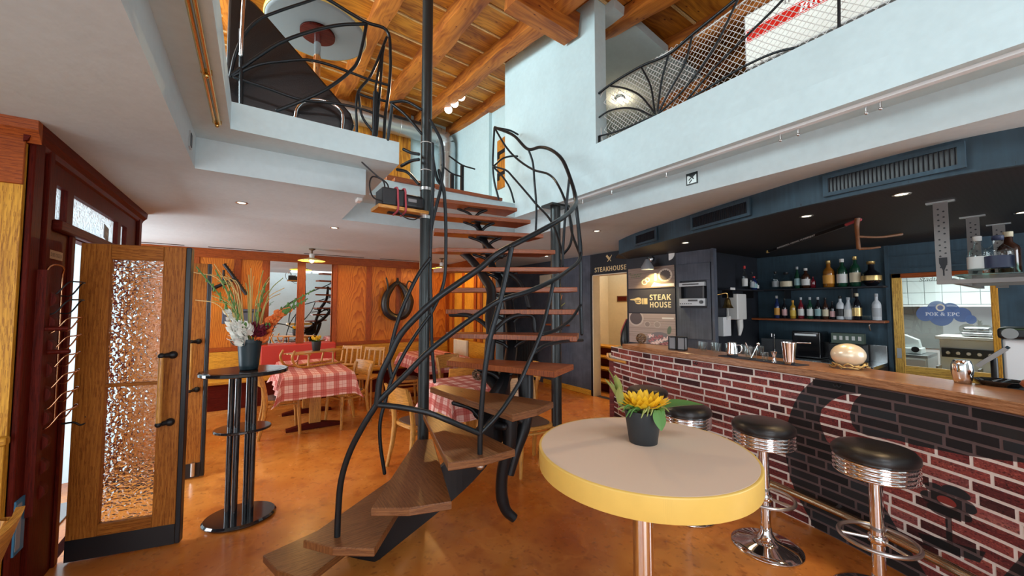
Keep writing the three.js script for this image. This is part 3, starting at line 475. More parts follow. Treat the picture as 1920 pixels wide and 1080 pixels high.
{
  const st = thing('spiral_staircase', 'open spiral staircase with oak treads on branching black steel', 'staircase');
  const C = [1.15, -2.93], R = 1.12, RISE = 0.197, TH = 0.042;
  const pol = (a, r) => [C[0] + r * Math.cos(a * DEG), C[1] + r * Math.sin(a * DEG)];
  const FO = [], FI = [];
  for (let k = 0; k < 5; k++) { FO[k] = pol(164 - 19.5 * k, R); FI[k] = pol(164 - 19.5 * k + 14, 0.15); }
  [[1.61, -1.89], [2.0, -2.09], [2.22, -2.30], [2.36, -2.456], [2.43, -2.62], [2.47, -2.88], [2.49, -3.09], [2.5, -3.33], [2.51, -3.605], [2.54, -3.9]].forEach((p, i) => { FO[5 + i] = p; });
  [[1.24, -2.74], [1.36, -2.90], [1.406, -3.12], [1.44, -3.2], [1.474, -3.264], [1.44, -3.38], [1.42, -3.45], [1.47, -3.59], [1.54, -3.75], [1.58, -3.95]].forEach((p, i) => { FI[5 + i] = p; });
  const along = (a, b, d) => { const l = Math.hypot(b[0] - a[0], b[1] - a[1]) || 1; return [a[0] + (b[0] - a[0]) / l * d, a[1] + (b[1] - a[1]) / l * d]; };
  const mids = [];
  for (let k = 0; k < 14; k++) {
    const top = RISE * (k + 1), fo = FO[k], fi = FI[k];
    let bo, bi, poly;
    if (k < 5) { bo = pol(164 - 19.5 * (k + 1) - 1, R); bi = pol(164 - 19.5 * (k + 1) - 14, 0.15); poly = [fi, fo, pol(164 - 19.5 * (k + 0.5), R + 0.012), bo, bi]; }
    else { bo = along(fo, FO[k + 1], k < 7 ? 0.36 : 0.3); bi = along(fi, FI[k + 1], k < 7 ? 0.22 : 0.2); poly = [fi, fo, bo, bi]; }
    const m = mesh(st, 'tread', plate(poly, top - TH, top, 0.004), k < 5 ? M.tread : M.treadRed, { grain: k < 2 || k > 4 ? 'x' : 'z' });
    const md = [(fi[0] + fo[0] + bo[0] + bi[0]) / 4, (fi[1] + fo[1] + bo[1] + bi[1]) / 4]; mids.push([md[0], top, md[1]]);
  }
  // lower stringer: a bent steel plate that starts on the floor
  const strip = (pts, th) => {
    const n = pts.length, pos = [], idx = [];
    pts.forEach((p, i) => { const a = pts[Math.max(0, i - 1)], b = pts[Math.min(n - 1, i + 1)], l = Math.hypot(b[0] - a[0], b[1] - a[1]), nx = -(b[1] - a[1]) / l * th / 2, nz = (b[0] - a[0]) / l * th / 2; for (const s of [1, -1]) for (const y of [p[2], p[3]]) pos.push(p[0] + s * nx, y, p[1] + s * nz); });
    const q = (a, b, c, d) => idx.push(a, b, c, a, c, d);
    for (let i = 0; i < n - 1; i++) { const a = i * 4, b = a + 4; q(a, a + 1, b + 1, b); q(a + 2, b + 2, b + 3, a + 3); q(a + 1, a + 3, b + 3, b + 1); q(a, b, b + 2, a + 2); }
    q(0, 2, 3, 1); const e = (n - 1) * 4; q(e, e + 1, e + 3, e + 2);
    const g = new THREE.BufferGeometry(); g.setAttribute('position', new THREE.Float32BufferAttribute(pos, 3)); g.setIndex(idx); const h = g.toNonIndexed(); h.computeVertexNormals(); return h;
  };
  const low = []; for (let a = 158; a >= 52; a -= 3) { const k = (164 - a) / 19.5, top = RISE * (Math.floor(k) + 1) - TH - 0.004, ramp = RISE * (k + 0.35) - TH, yt = Math.max(0.03, RISE * (k + 0.08) - TH), r = 0.66 - 0.05 * Math.sin(k), p = pol(a, r); low.push([p[0], p[1], Math.max(0.0, yt - (0.2 + 0.02 * k)), yt]); }
  mesh(st, 'stringer', strip(low, 0.05), M.iron);
  const up = mids.slice(4).map(([x, y, z]) => [x, y - 0.15, z]);
  mesh(st, 'stringer', taper(up, [0.055, 0.05, 0.05, 0.045, 0.045, 0.04, 0.04, 0.035, 0.03], 70, 10), M.iron);
  for (const [r, p] of ROD_branch) mesh(st, 'branch', r > 0.03 ? taper(p, [r * 0.8, r, r, r * 0.85], 40, 10) : tube(p, r), M.iron);
  mesh(st, 'leg', taper(ROD_leg, [0.055, 0.05, 0.042, 0.04, 0.042, 0.03], 40, 10), M.iron);
  mesh(st, 'leg', taper(ROD_leg2, [0.06, 0.055, 0.05, 0.04, 0.03], 30, 10), M.iron);
  mesh(st, 'branch', taper(ROD_leg3, [0.03, 0.04, 0.045, 0.03], 30, 10), M.iron);
  mids.forEach(([x, y, z], k) => {
    if (k > 3) { mesh(st, 'strut', tube([[x, y - 0.15, z], [x + 0.05, y - 0.09, z + 0.02], [x + 0.13, y - TH - 0.004, z + 0.06]], 0.016), M.iron); mesh(st, 'strut', tube([[x, y - 0.15, z], [x - 0.05, y - 0.09, z - 0.03], [x - 0.16, y - TH - 0.004, z - 0.08]], 0.014), M.iron); }
    mesh(st, 'tread_plate', box(0.2, 0.008, 0.1, x, y - TH - 0.004, z), M.iron);
  });
  ROD_outer.forEach(([r, p], i) => mesh(st, i === 1 || i === 2 ? 'handrail' : 'baluster', tube(p, r, 0, 10), M.steel));
  ROD_inner.forEach(([r, p]) => mesh(st, 'inner_rail', tube(p, r, 0, 10), M.steel));
  for (const [r, p] of [ROD_outer[0], ROD_outer[5]]) { const e = r === ROD_outer[0][0] && p === ROD_outer[0][1] ? p[0] : p[p.length - 1]; mesh(st, 'foot_ball', ball(0.026, e), M.satin); }
}
{
  const p = thing('steel_column', 'tall slim dark steel pole at the centre of the spiral stair', 'column', [1.136, 0, -2.95]);
  mesh(p, 'shaft', cyl([0, 0, 0], [0, 5.05, 0], 0.044, 0.044, 24), M.column);
  mesh(p, 'base_plate', cyl([0, 0, 0], [0, 0.012, 0], 0.1, 0.1, 24), M.iron);
  for (const y of [2.565, 2.33]) mesh(p, 'clamp', [cyl([0, y - 0.012, 0], [0, y + 0.012, 0], 0.049, 0.049, 24), box(0.03, 0.022, 0.03, 0.05, y, 0.03)], M.satin);
  for (const y of [2.72, 2.95]) mesh(p, 'cable_tie', ring(0.046, 0.003, [0, y, 0], 24, 6), M.plastic);
  const q = thing('steel_column', 'grey steel column under the right gallery edge behind the stair', 'column', [2.845, 0, -3.31]);
  mesh(q, 'shaft', cyl([0, 0, 0], [0, 2.745, 0], 0.058, 0.058, 28), M.column);
  mesh(q, 'head_plate', bb(-0.13, 0.13, 2.745, 2.77, -0.1, 0.1), M.column); mesh(q, 'base_plate', cyl([0, 0, 0], [0, 0.012, 0], 0.11, 0.11, 24), M.iron);
  // projector strapped to a board on the pole
  const b = thing('shelf_board', 'pale wooden board bracketed to the stair pole', 'shelf', [0.93, 2.34, -2.96], 2 * DEG);
  mesh(b, 'board', rbb(-0.2, 0.2, 0, 0.028, -0.1, 0.1, 0.004), M.chair, { grain: 'x' }); mesh(b, 'bracket', bb(-0.1, 0.2, -0.014, 0, -0.02, 0.02), M.iron);
  const j = thing('projector', 'black projector strapped to the wooden board on the pole', 'projector', [0.93, 2.37, -2.96], 2 * DEG);
  mesh(j, 'body', [rbb(-0.17, 0.02, 0, 0.135, -0.09, 0.09, 0.012, 2), rbb(-0.01, 0.17, 0, 0.115, -0.085, 0.085, 0.03, 3)], M.black);
  mesh(j, 'vent_panel', bb(0.03, 0.1, 0.05, 0.075, 0.086, 0.09), M.grey);
  for (const x of [-0.055, 0.005]) mesh(j, 'strap', tube([[x, -0.05, 0.0], [x, -0.03, 0.107], [x, 0.06, 0.102], [x, 0.142, 0.085], [x, 0.143, -0.08]], 0.008, 30, 6), M.strap);
  mesh(j, 'cable', [tube([[-0.12, 0.13, 0], [-0.13, 0.22, -0.04], [-0.2, 0.24, -0.05], [-0.24, 0.15, 0.0], [-0.22, 0.05, 0.04], [-0.17, 0.02, 0.09]], 0.006), tube([[-0.09, 0.13, 0], [-0.1, 0.2, -0.03], [-0.17, 0.25, -0.05], [-0.28, 0.34, -0.07]], 0.006), tube([[-0.06, -0.03, 0.1], [0, -0.08, 0.1], [0.08, -0.085, 0.08], [0.14, -0.05, 0.05]], 0.005)], M.rubber);
  const s = thing('wall_socket_box', 'white control box on the corner of the ceiling recess', 'box', [0.74, 2.6, -3.5]);
  mesh(s, 'case', rbb(-0.03, 0.012, -0.075, 0.05, -0.05, 0.05, 0.008, 2), M.plastic); mesh(s, 'sticker', bb(-0.032, -0.0301, -0.05, 0.0, -0.025, 0.025), M.grey);
}
// ---------- gallery level ----------
const ROD_upleft=[[[-0.184,3.156,-3.12],[-0.16,3.322,-3.12],[-0.106,3.495,-3.12],[-0.038,3.613,-3.12],[0.07,3.72,-3.12],[0.288,3.911,-3.12],[0.489,4.101,-3.12]],[[-0.176,3.167,-3.12],[-0.04,3.341,-3.12],[0.093,3.499,-3.12],[0.311,3.683,-3.12],[0.484,3.799,-3.12],[0.669,3.888,-3.12]],[[-0.17,3.161,-3.12],[-0.039,3.284,-3.12],[0.112,3.368,-3.12],[0.264,3.436,-3.12],[0.397,3.453,-3.12],[0.561,3.448,-3.12],[0.723,3.439,-3.12],[0.873,3.445,-3.12]],[[-0.161,3.153,-3.12],[0.022,3.14,-3.12],[0.236,3.122,-3.12],[0.403,3.154,-3.12],[0.626,3.179,-3.12],[0.843,3.163,-3.12]],[[0.682,3.893,-3.12],[0.656,3.717,-3.12],[0.619,3.548,-3.12],[0.561,3.448,-3.12],[0.412,3.269,-3.12],[0.254,3.128,-3.12],[0.089,2.998,-3.12]],[[0.198,4.012,-3.12],[0.404,3.965,-3.12],[0.673,3.908,-3.12],[0.844,3.908,-3.12],[0.878,3.7,-3.12],[0.873,3.445,-3.12],[0.843,3.163,-3.12],[0.837,2.973,-3.12]],[[0.845,3.848,-3.12],[0.722,3.475,-3.12],[0.627,3.297,-3.12],[0.625,2.984,-3.12]],[[0.824,3.762,-3.12],[0.766,3.409,-3.12],[0.752,2.995,-3.12]],[[0.816,3.745,-3.12],[0.803,3.467,-3.12],[0.777,2.993,-3.12]],[[0.627,3.297,-3.12],[0.705,3.291,-3.12],[0.854,3.302,-3.12]],[[0.632,3.285,-3.12],[0.667,3.113,-3.12],[0.752,3.013,-3.12]]];
const ROD_upright=[[[2.84,3.288,-1.975],[2.84,3.509,-2.119],[2.84,3.654,-2.277],[2.84,3.776,-2.467]],[[2.84,3.275,-2.006],[2.84,3.398,-2.153],[2.84,3.484,-2.314],[2.84,3.533,-2.509],[2.84,3.514,-2.673]],[[2.84,3.3,-1.975],[2.84,3.551,-2.013],[2.84,3.777,-2.108]],[[2.84,3.301,-1.947],[2.84,3.547,-1.9],[2.84,3.747,-1.827]],[[2.84,3.273,-1.94],[2.84,3.412,-1.834],[2.84,3.582,-1.689],[2.84,3.78,-1.616]],[[2.84,3.27,-1.933],[2.84,3.356,-1.719],[2.84,3.567,-1.455],[2.84,3.826,-1.273],[2.84,3.971,-1.173]],[[2.84,3.275,-1.671],[2.84,3.41,-1.459],[2.84,3.506,-1.261],[2.84,3.619,-1.019],[2.84,3.733,-0.839]],[[2.84,3.262,-1.671],[2.84,3.29,-1.462],[2.84,3.313,-1.22],[2.84,3.298,-1.028],[2.84,3.217,-0.801],[2.84,3.19,-0.717]],[[2.84,3.767,-2.677],[2.84,3.79,-2.45],[2.84,3.781,-2.113],[2.84,3.739,-1.827],[2.84,3.782,-1.611],[2.84,3.836,-1.303],[2.84,3.903,-1.01]],[[2.84,3.183,-0.717],[2.84,3.432,-0.709],[2.84,3.827,-0.701]],[[2.84,3.339,-2.676],[2.84,3.287,-2.373],[2.84,3.266,-1.969]]];
{
  const r = thing('gallery_railing', 'bent black steel railing on the left gallery edge', 'railing');
  ROD_upleft.forEach((p, i) => mesh(r, i === 5 ? 'top_rail' : 'bar', tube(p, i === 5 || i === 1 || i === 4 ? 0.013 : 0.0105, 0, 8), M.steel));
  mesh(r, 'post', cyl([-0.12, UP, -3.12], [-0.135, 3.5, -3.12], 0.013), M.steel); mesh(r, 'post', cyl([0.76, UP, -3.12], [0.765, 3.35, -3.12], 0.022), M.steel);
  mesh(r, 'top_rail', tube([[-0.09, 4.1, -3.1], [-0.1, 4.05, -2.2], [-0.1, 4.0, -1.0]], 0.013), M.steel);
  mesh(r, 'chrome_bar', tube([[-0.13, 3.3, -3.08], [-0.125, 3.6, -3.04], [-0.11, 4.1, -2.95]], 0.012), M.chrome);
  const q = thing('gallery_railing', 'fan shaped steel railing with white netting on the right gallery', 'railing');
  ROD_upright.forEach((p, i) => mesh(q, i === 8 ? 'top_rail' : 'bar', tube(p, i === 8 ? 0.012 : 0.0085, 0, 8), M.steel));
  mesh(q, 'end_clip', [ball(0.016, [2.84, 3.767, -2.69]), ball(0.016, [2.84, 3.339, -2.69]), bb(2.82, 2.86, 3.24, 3.33, -2.66, -2.62)], M.black);
  // knotted net in a diamond mesh, a little slack
  const net = [], ns = 0.047, z0 = -2.62, z1 = 0.4, y0 = 3.24, H = 0.56;
  const bow = (z, y) => 2.868 + 0.014 * Math.sin(z * 5) * Math.sin((y - y0) / H * Math.PI);
  const strand = (za, ya, zb, yb) => net.push(cyl([bow(za, ya), ya, za], [bow(zb, yb), yb, zb], 0.0024, 0.0024, 4));
  for (let k = -12; k < (z1 - z0) / ns + 1; k++) for (let j = 0; j < 4; j++) for (const dir of [1, -1]) {
    const ya = y0 + H * j / 4, yb = y0 + H * (j + 1) / 4, za = z0 + k * ns + (dir > 0 ? 1 : -1) * (ya - y0) + (dir > 0 ? 0 : H), zb = za + dir * (yb - ya);
    if (Math.min(za, zb) > z0 && Math.max(za, zb) < z1) strand(za, ya, zb, yb);
  }
  mesh(q, 'net', net, M.plastic, { kind: 'stuff' });
  mesh(q, 'net_cord', [tube([[2.868, 3.24, -2.6], [2.868, 3.5, -2.63], [2.868, 3.78, -2.6], [2.868, 3.79, -2.1], [2.868, 3.77, -1.6], [2.868, 3.82, -1.1], [2.868, 3.82, 0.4]], 0.006)], M.plastic);
  // bar table and seats up there
  const t = thing('bar_table', 'tall round table on the left gallery seen from below', 'table', [0.39, UP, -3.66]);
  mesh(t, 'table_top', lathe([[0.0, 1.075], [0.375, 1.075], [0.4, 1.09], [0.4, 1.115], [0.0, 1.12]], 48), M.grey); mesh(t, 'edge_band', lathe([[0.4, 1.088], [0.407, 1.09], [0.407, 1.118], [0.4, 1.12]], 48), M.yellowRim);
  mesh(t, 'fixing_disc', lathe([[0, 1.05], [0.14, 1.05], [0.14, 1.076], [0, 1.076]], 36), M.mahogany);
  mesh(t, 'pole', cyl([0, 0.02, 0], [0, 1.06, 0], 0.03), M.chrome); mesh(t, 'base', lathe([[0, 0.03], [0.05, 0.03], [0.2, 0.012], [0.22, 0], [0, 0]], 32), M.chrome);
  const b = thing('lounge_seat', 'black leather seat with a sloping back behind the left gallery railing', 'seat', [0, 0, 0]);
  mesh(b, 'seat_shell', slab([[-0.22, 2.957], [-0.22, 3.89], [-0.17, 3.875], [-0.06, 3.82], [0.0, 3.77], [0.61, 3.19], [0.64, 3.1], [0.6, 2.957]], -3.43, -3.26, [], 0.02), M.leather);
  mesh(b, 'seat_foot', bb(-0.2, 0.58, 2.956, 2.975, -3.42, -3.27), M.black);
  const k = thing('tube_chair', 'chrome tube chair foot behind the left gallery railing', 'chair', [0, 0, 0]);
  mesh(k, 'tube_frame', tube([[0.2, 2.965, -3.19], [0.22, 3.09, -3.19], [0.29, 3.17, -3.19], [0.41, 3.195, -3.19], [0.52, 3.15, -3.19], [0.53, 2.965, -3.19]], 0.011), M.chrome);
  // duct
  const d = thing('ventilation_duct', 'round galvanised ventilation duct along the gallery back wall', 'duct');
  mesh(d, 'duct_run', cyl([0.8, 4.93, -6.82], [2.86, 4.93, -6.82], 0.17, 0.17, 28), M.zinc); mesh(d, 'elbow', [...Array.from({ length: 4 }, (_, i) => { const a = i * 22.5 * DEG, c = (i + 1) * 22.5 * DEG, R = 0.2; return cyl([2.86 + R * Math.sin(a), 4.93 - R + R * Math.cos(a), -6.82], [2.86 + R * Math.sin(c), 4.93 - R + R * Math.cos(c), -6.82], 0.17, 0.17, 28); })], M.zinc);
  mesh(d, 'duct_drop', cyl([3.06, 4.75, -6.82], [3.06, UP, -6.82], 0.17, 0.17, 28), M.zinc);
  mesh(d, 'joint_band', [1.4, 2.1, 2.8].map((x) => new THREE.TorusGeometry(0.172, 0.006, 6, 28).rotateY(Math.PI / 2).translate(x, 4.93, -6.82)).concat([4.6, 4.1, 3.6].map((y) => ring(0.172, 0.006, [3.06, y, -6.82], 28, 6))), M.satin);
  mesh(d, 'grille', [bb(1.95, 2.75, 4.98, 5.02, -6.67, -6.64)], M.black);
  const h = thing('wooden_hatch', 'small knotty wooden door with iron hinges beside the gallery pillar', 'door', [3.3, 3.54, -5.02]);
  mesh(h, 'leaf', bb(-0.03, 0, 0, 0.82, -0.26, 0.26), M.roof); for (const y of [0.2, 0.56]) mesh(h, 'hinge', [bb(-0.042, -0.03, y, y + 0.06, -0.24, 0.1), bb(-0.0421, -0.03, y - 0.06, y + 0.06, -0.24, -0.18)], M.iron);
  for (const [x, top, w, l] of [[2.127, 3.40, 0.18, 'black T shaped post on the stair landing, the taller right one'], [1.96, 3.24, 0.14, 'black T shaped post on the stair landing beside the duct']]) {
    const p = thing('landing_post', l, 'post', [x, UP + 0.036, x > 2 ? -4.28 : -4.22]);
    mesh(p, 'post', bb(-0.018, 0.018, 0, top - UP - 0.04, -0.018, 0.018), M.iron); mesh(p, 'arm', tube([[-w, top - UP + 0.04, 0], [0, top - UP - 0.035, 0], [w, top - UP - 0.05, 0]], 0.01), M.iron);
  }
  const w = thing('gallery_cupboard', 'brown wooden cupboard behind the white netting', 'cupboard', [4.3, UP, -2.62]);
  mesh(w, 'carcass', rbb(0, 0.5, 0, 1.36, -0.32, 0.32, 0.006), M.beam); mesh(w, 'door', rbb(-0.02, 0, 0.05, 1.32, -0.3, -0.01, 0.004), M.beam); mesh(w, 'door', rbb(-0.02, 0, 0.05, 1.32, 0.01, 0.3, 0.004), M.beam);
  // lit advertising panel
  const s = thing('light_box_sign', 'lit white panel with a red lettered band on the right gallery', 'sign', [3.62, 3.74, -0.95]);
  const art = canvasTex(1024, 420, (c, W, Hh) => { c.fillStyle = '#f4f8f0'; c.fillRect(0, 0, W, Hh); c.fillStyle = '#d02418'; c.fillRect(0, 120, W, 100); c.fillStyle = '#fff'; c.font = 'italic bold 86px serif'; c.fillText('Budweiser', 330, 202); c.strokeStyle = '#fff'; c.lineWidth = 5; c.strokeRect(4, 128, W - 8, 84); c.fillStyle = '#f0e8a0'; c.fillRect(620, 268, 330, 26); c.fillStyle = '#888'; c.font = 'bold 60px sans-serif'; c.fillText('IHL', 250, 80); });
  const face = new THREE.MeshStandardMaterial({ map: art, emissiveMap: art, emissive: 0xffffff, emissiveIntensity: 0.4, roughness: 0.3 });
  mesh(s, 'case', bb(0, 0.08, 0, 0.5, -0.62, 0.62), M.whiteGloss); mesh(s, 'lit_face', new THREE.PlaneGeometry(1.22, 0.48).rotateY(-Math.PI / 2).translate(-0.004, 0.25, 0), face);
  const sl = new THREE.RectAreaLight(0xf4fff4, 1.2, 1.2, 0.46); sl.position.set(3.6, 3.99, -0.95); sl.lookAt(2.6, 3.99, -0.95); scene.add(sl);
  const gl = thing('round_ceiling_lamp', 'small round lamp glowing behind the white netting', 'lamp', [4.1, 4.478, -3.39]);
  mesh(gl, 'lens', lathe([[0, -0.03], [0.04, -0.025], [0.05, 0], [0, 0]], 24), glow(1, 0.92, 0.78, 3)); mesh(gl, 'mount_ring', lathe([[0.05, -0.01], [0.06, -0.008], [0.06, 0.006], [0.05, 0.006]], 24), M.satin);
  const gp = new THREE.PointLight(0xffe2b8, 0.45); gp.position.set(4.1, 4.42, -3.39); gp.castShadow = true; scene.add(gp);
  // three-lamp spot bar on the beam
  const sp = thing('triple_spotlight', 'bar of three lit spotlights on the roof beam', 'spotlight', [2.69, 5.06, -5.67]);
  mesh(sp, 'mount_bar', bb(-0.04, 0.04, 0, 0.04, -0.32, 0.3), M.satin);
  for (const z of [-0.24, 0.0, 0.24]) { const hd = mesh(sp, 'lamp_head', cyl([0, 0.0, z], [-0.05, -0.09, z + 0.06], 0.05, 0.07, 20), M.satin); mesh(hd, 'lens', cyl([-0.05, -0.091, z + 0.061], [-0.053, -0.096, z + 0.065], 0.064, 0.064, 20), glow(1, 0.9, 0.72, 9)); }
  const tl = new THREE.SpotLight(0xffe0b0, 14, 0, 0.9, 0.7); tl.position.set(2.6, 4.92, -5.6); tl.target.position.set(1.6, 2.9, -4.6); tl.castShadow = true; scene.add(tl, tl.target);
  const ex = thing('exit_sign', 'small black and white running figure sign on the gallery face', 'sign', [3.038, 2.685, -1.765]);
  const exArt = canvasTex(128, 128, (c) => { c.fillStyle = '#0c1c20'; c.fillRect(0, 0, 128, 128); c.fillStyle = '#e8f4f4'; c.fillRect(10, 10, 108, 108); c.fillStyle = '#0c1c20'; c.fillRect(10, 10, 108, 16); c.beginPath(); c.moveTo(30, 26); c.lineTo(112, 26); c.lineTo(70, 60); c.fill(); c.lineWidth = 13; c.lineCap = 'round'; c.strokeStyle = '#0c1c20'; for (const l of [[70, 44, 32, 74], [66, 46, 84, 70], [64, 80, 38, 106]]) { c.beginPath(); c.moveTo(l[0], l[1]); c.lineTo(l[2], l[3]); c.stroke(); } });
  mesh(ex, 'plate', bb(-0.006, 0, -0.05, 0.05, -0.05, 0.05), M.black); mesh(ex, 'face', new THREE.PlaneGeometry(0.096, 0.096).rotateY(-Math.PI / 2).translate(-0.007, 0, 0), mat(0xffffff, 0.4, 0, { map: exArt }));
}
// ---------- ceiling lamps ----------
function downlight(x, z, y, label, power) {
  const t = thing('downlight', label, 'downlight', [x, y, z]);
  mesh(t, 'trim_ring', lathe([[0.033, -0.004], [0.046, -0.006], [0.05, 0.0], [0.033, 0.0]], 28), M.satin); mesh(t, 'lens', lathe([[0, -0.001], [0.033, -0.002], [0.033, 0.0], [0, 0.0]], 24), glow(1, 0.86, 0.62, 5));
  const l = new THREE.SpotLight(0xffd8a0, power, 0, 0.85, 0.8); l.position.set(x, y - 0.02, z); l.target.position.set(x, 0, z); l.castShadow = true; l.shadow.radius = 2; scene.add(l, l.target);
}
downlight(-0.133, -4.219, LOW, 'lit downlight above the oval standing table', 3.2);
downlight(0.759, -4.945, LOW, 'lit downlight in the low ceiling left of the stair pole', 3.2);
downlight(3.523, -3.309, LOW, 'lit downlight in the low ceiling right of the stair', 3.2);
downlight(4.5, -5.5, LOW, 'lit downlight near the slate wall, half hidden by the stair treads', 3.0);
downlight(3.572, -0.614, 2.355, 'lit downlight in the black bar ceiling, nearest the long vent', 2.4);
downlight(3.783, -1.213, 2.355, 'lit downlight in the black bar ceiling above the hockey stick', 2.4);
downlight(4.183, -2.532, 2.355, 'lit downlight in the black bar ceiling above the posters', 2.4);
downlight(5.069, -0.193, 2.355, 'lit downlight in the black bar ceiling behind the hanging bottle shelf', 2.4);
function pendant(x, z, label, k) {
  const t = thing('pendant_lamp', label, 'lamp', [x, LOW, z]);
  mesh(t, 'canopy', lathe([[0, 0], [0.05, 0], [0.045, -0.02], [0.012, -0.035], [0, -0.035]], 24), M.twig); mesh(t, 'stem', cyl([0, -0.03, 0], [0, -0.09, 0], 0.014), M.twig);
  mesh(t, 'holder', lathe([[0, -0.08], [0.034, -0.085], [0.04, -0.11], [0.036, -0.15], [0.055, -0.155], [0, -0.156]], 24), M.plastic);
  mesh(t, 'shade', lathe([[0.04, -0.152], [0.1, -0.168], [0.2, -0.2], [0.204, -0.206], [0.195, -0.203], [0.1, -0.176], [0.04, -0.16]], 40), mat(col(0.85, 0.62, 0.18), 0.4, 0, { side: THREE.DoubleSide }));
  mesh(t, 'bulb', ball(0.035, [0, -0.2, 0]), glow(1, 0.78, 0.4, 12));
  const l = new THREE.PointLight(0xffc878, k); l.position.set(x, LOW - 0.2, z); l.castShadow = true; scene.add(l);
}
pendant(0.74, -6.95, 'lit pendant lamp with flat yellow shade in front of the mirrors', 1.6);
pendant(3.0, -6.9, 'lit pendant lamp with flat yellow shade right behind the stair pole', 1.6);
// ---------- porch fittings ----------
{
  const r = thing('magazine_rack', 'copper wire magazine rack on the dark porch wall', 'rack', [-0.975, 0.93, -3.32]);
  mesh(r, 'upright', [tube([[0, 0, 0.12], [0.0, 0.55, 0.12], [0.0, 0.86, 0.12], [0.01, 0.9, 0.1], [0.01, 0.9, -0.08], [0, 0.86, -0.1], [0, 0.5, -0.1], [0, 0, -0.1]], 0.005, 60, 6)], M.copper);
  for (let i = 0; i < 8; i++) { const y = 0.0 + i * 0.105; mesh(r, 'wire_tray', [tube([[0, y, 0.12], [0.035, y, 0.12], [0.085, y + 0.075, 0.1], [0.105, y + 0.08, 0.06], [0.105, y + 0.08, -0.06], [0.085, y + 0.075, -0.09], [0.035, y, -0.1], [0, y, -0.1]], 0.0042, 40, 6)], i < 6 ? M.copper : M.iron); }
  mesh(r, 'peg', cyl([0.0, 0.55, 0.2], [0.12, 0.55, 0.2], 0.012), M.mahogany); mesh(r, 'peg', cyl([0, 0.42, 0.16], [0.12, 0.42, 0.16], 0.012), M.mahogany);
  const p = thing('scalloped_post', 'dark wooden post with scalloped slots beside the magazine rack', 'post', [-0.975, 0.5, -3.13]);
  mesh(p, 'post', bb(0, 0.035, 0, 1.3, -0.03, 0.03), M.mahogany); for (let i = 0; i < 9; i++) mesh(p, 'scallop', cyl([0.012, 0.1 + i * 0.13, -0.03], [0.012, 0.1 + i * 0.13, -0.075], 0.045, 0.045, 14), M.mahogany);
  const k = thing('coat_hook', 'black curled hook on the porch door jamb', 'hook', [-0.98, 0.87, -3.56]); mesh(k, 'hook', tube([[0, 0, 0], [0.05, 0, 0], [0.08, -0.02, 0], [0.11, 0, 0], [0.1, 0.03, 0]], 0.006), M.iron);
  const sign = (w, h, txt, bg, fg, f) => canvasTex(w, h, (c) => { c.fillStyle = bg; c.fillRect(0, 0, w, h); c.fillStyle = fg; c.font = f; c.textAlign = 'center'; c.textBaseline = 'middle'; txt.split('|').forEach((t, i, a) => c.fillText(t, w / 2, h * (i + 1) / (a.length + 1))); });
  const b = thing('door_plate', 'small brass plate with dark letters above the magazine rack', 'sign', [-0.998, 1.905, -3.385]);
  mesh(b, 'plate', bb(0, 0.004, -0.026, 0.026, -0.09, 0.09), M.brass); mesh(b, 'lettering', new THREE.PlaneGeometry(0.175, 0.05).rotateY(Math.PI / 2).translate(0.0045, 0, 0), mat(0xffffff, 0.4, 0.3, { map: sign(256, 72, 'DRUCKEN', '#b89a78', '#2a1c0c', 'bold 44px serif') }));
  const s2 = thing('notice_card', 'small tilted grey card leaning on the transom ledge', 'sign', [-0.965, 2.112, -4.12], 8 * DEG);
  mesh(s2, 'card', bb(0, 0.004, 0, 0.1, -0.13, 0.13), M.grey); mesh(s2, 'print', new THREE.PlaneGeometry(0.25, 0.095).rotateY(Math.PI / 2).translate(0.0045, 0.05, 0), mat(0xffffff, 0.5, 0, { map: sign(256, 96, 'Ausgang', '#5a6258', '#c8ccc0', 'italic 40px serif') }));
  const f = thing('framed_notice', 'blue framed notice low on the dark porch wall', 'picture', [-0.998, 0.32, -3.06]);
  mesh(f, 'frame', bb(0.02, 0.03, 0.03, 0.3, -0.05, 0.05), mat(col(0.03, 0.16, 0.28), 0.4)); mesh(f, 'sheet', bb(0.03, 0.032, 0.05, 0.28, -0.005, 0.04), M.grey);
  const d = thing('door_closer', 'black box closer behind the open porch door', 'closer', [-1.08, 1.5, -3.66]); mesh(d, 'case', rbb(-0.12, -0.04, 0, 0.3, -0.06, 0.04, 0.01), M.black); mesh(d, 'arm', bb(-0.09, -0.07, -0.03, 0, -0.03, 0.01), M.iron);
  const mt = solo('door_mat', 'grey mat on the porch floor', 'mat', rbb(-2.5, -1.15, 0.0, 0.012, -4.65, -3.68, 0.004), M.grey);
}
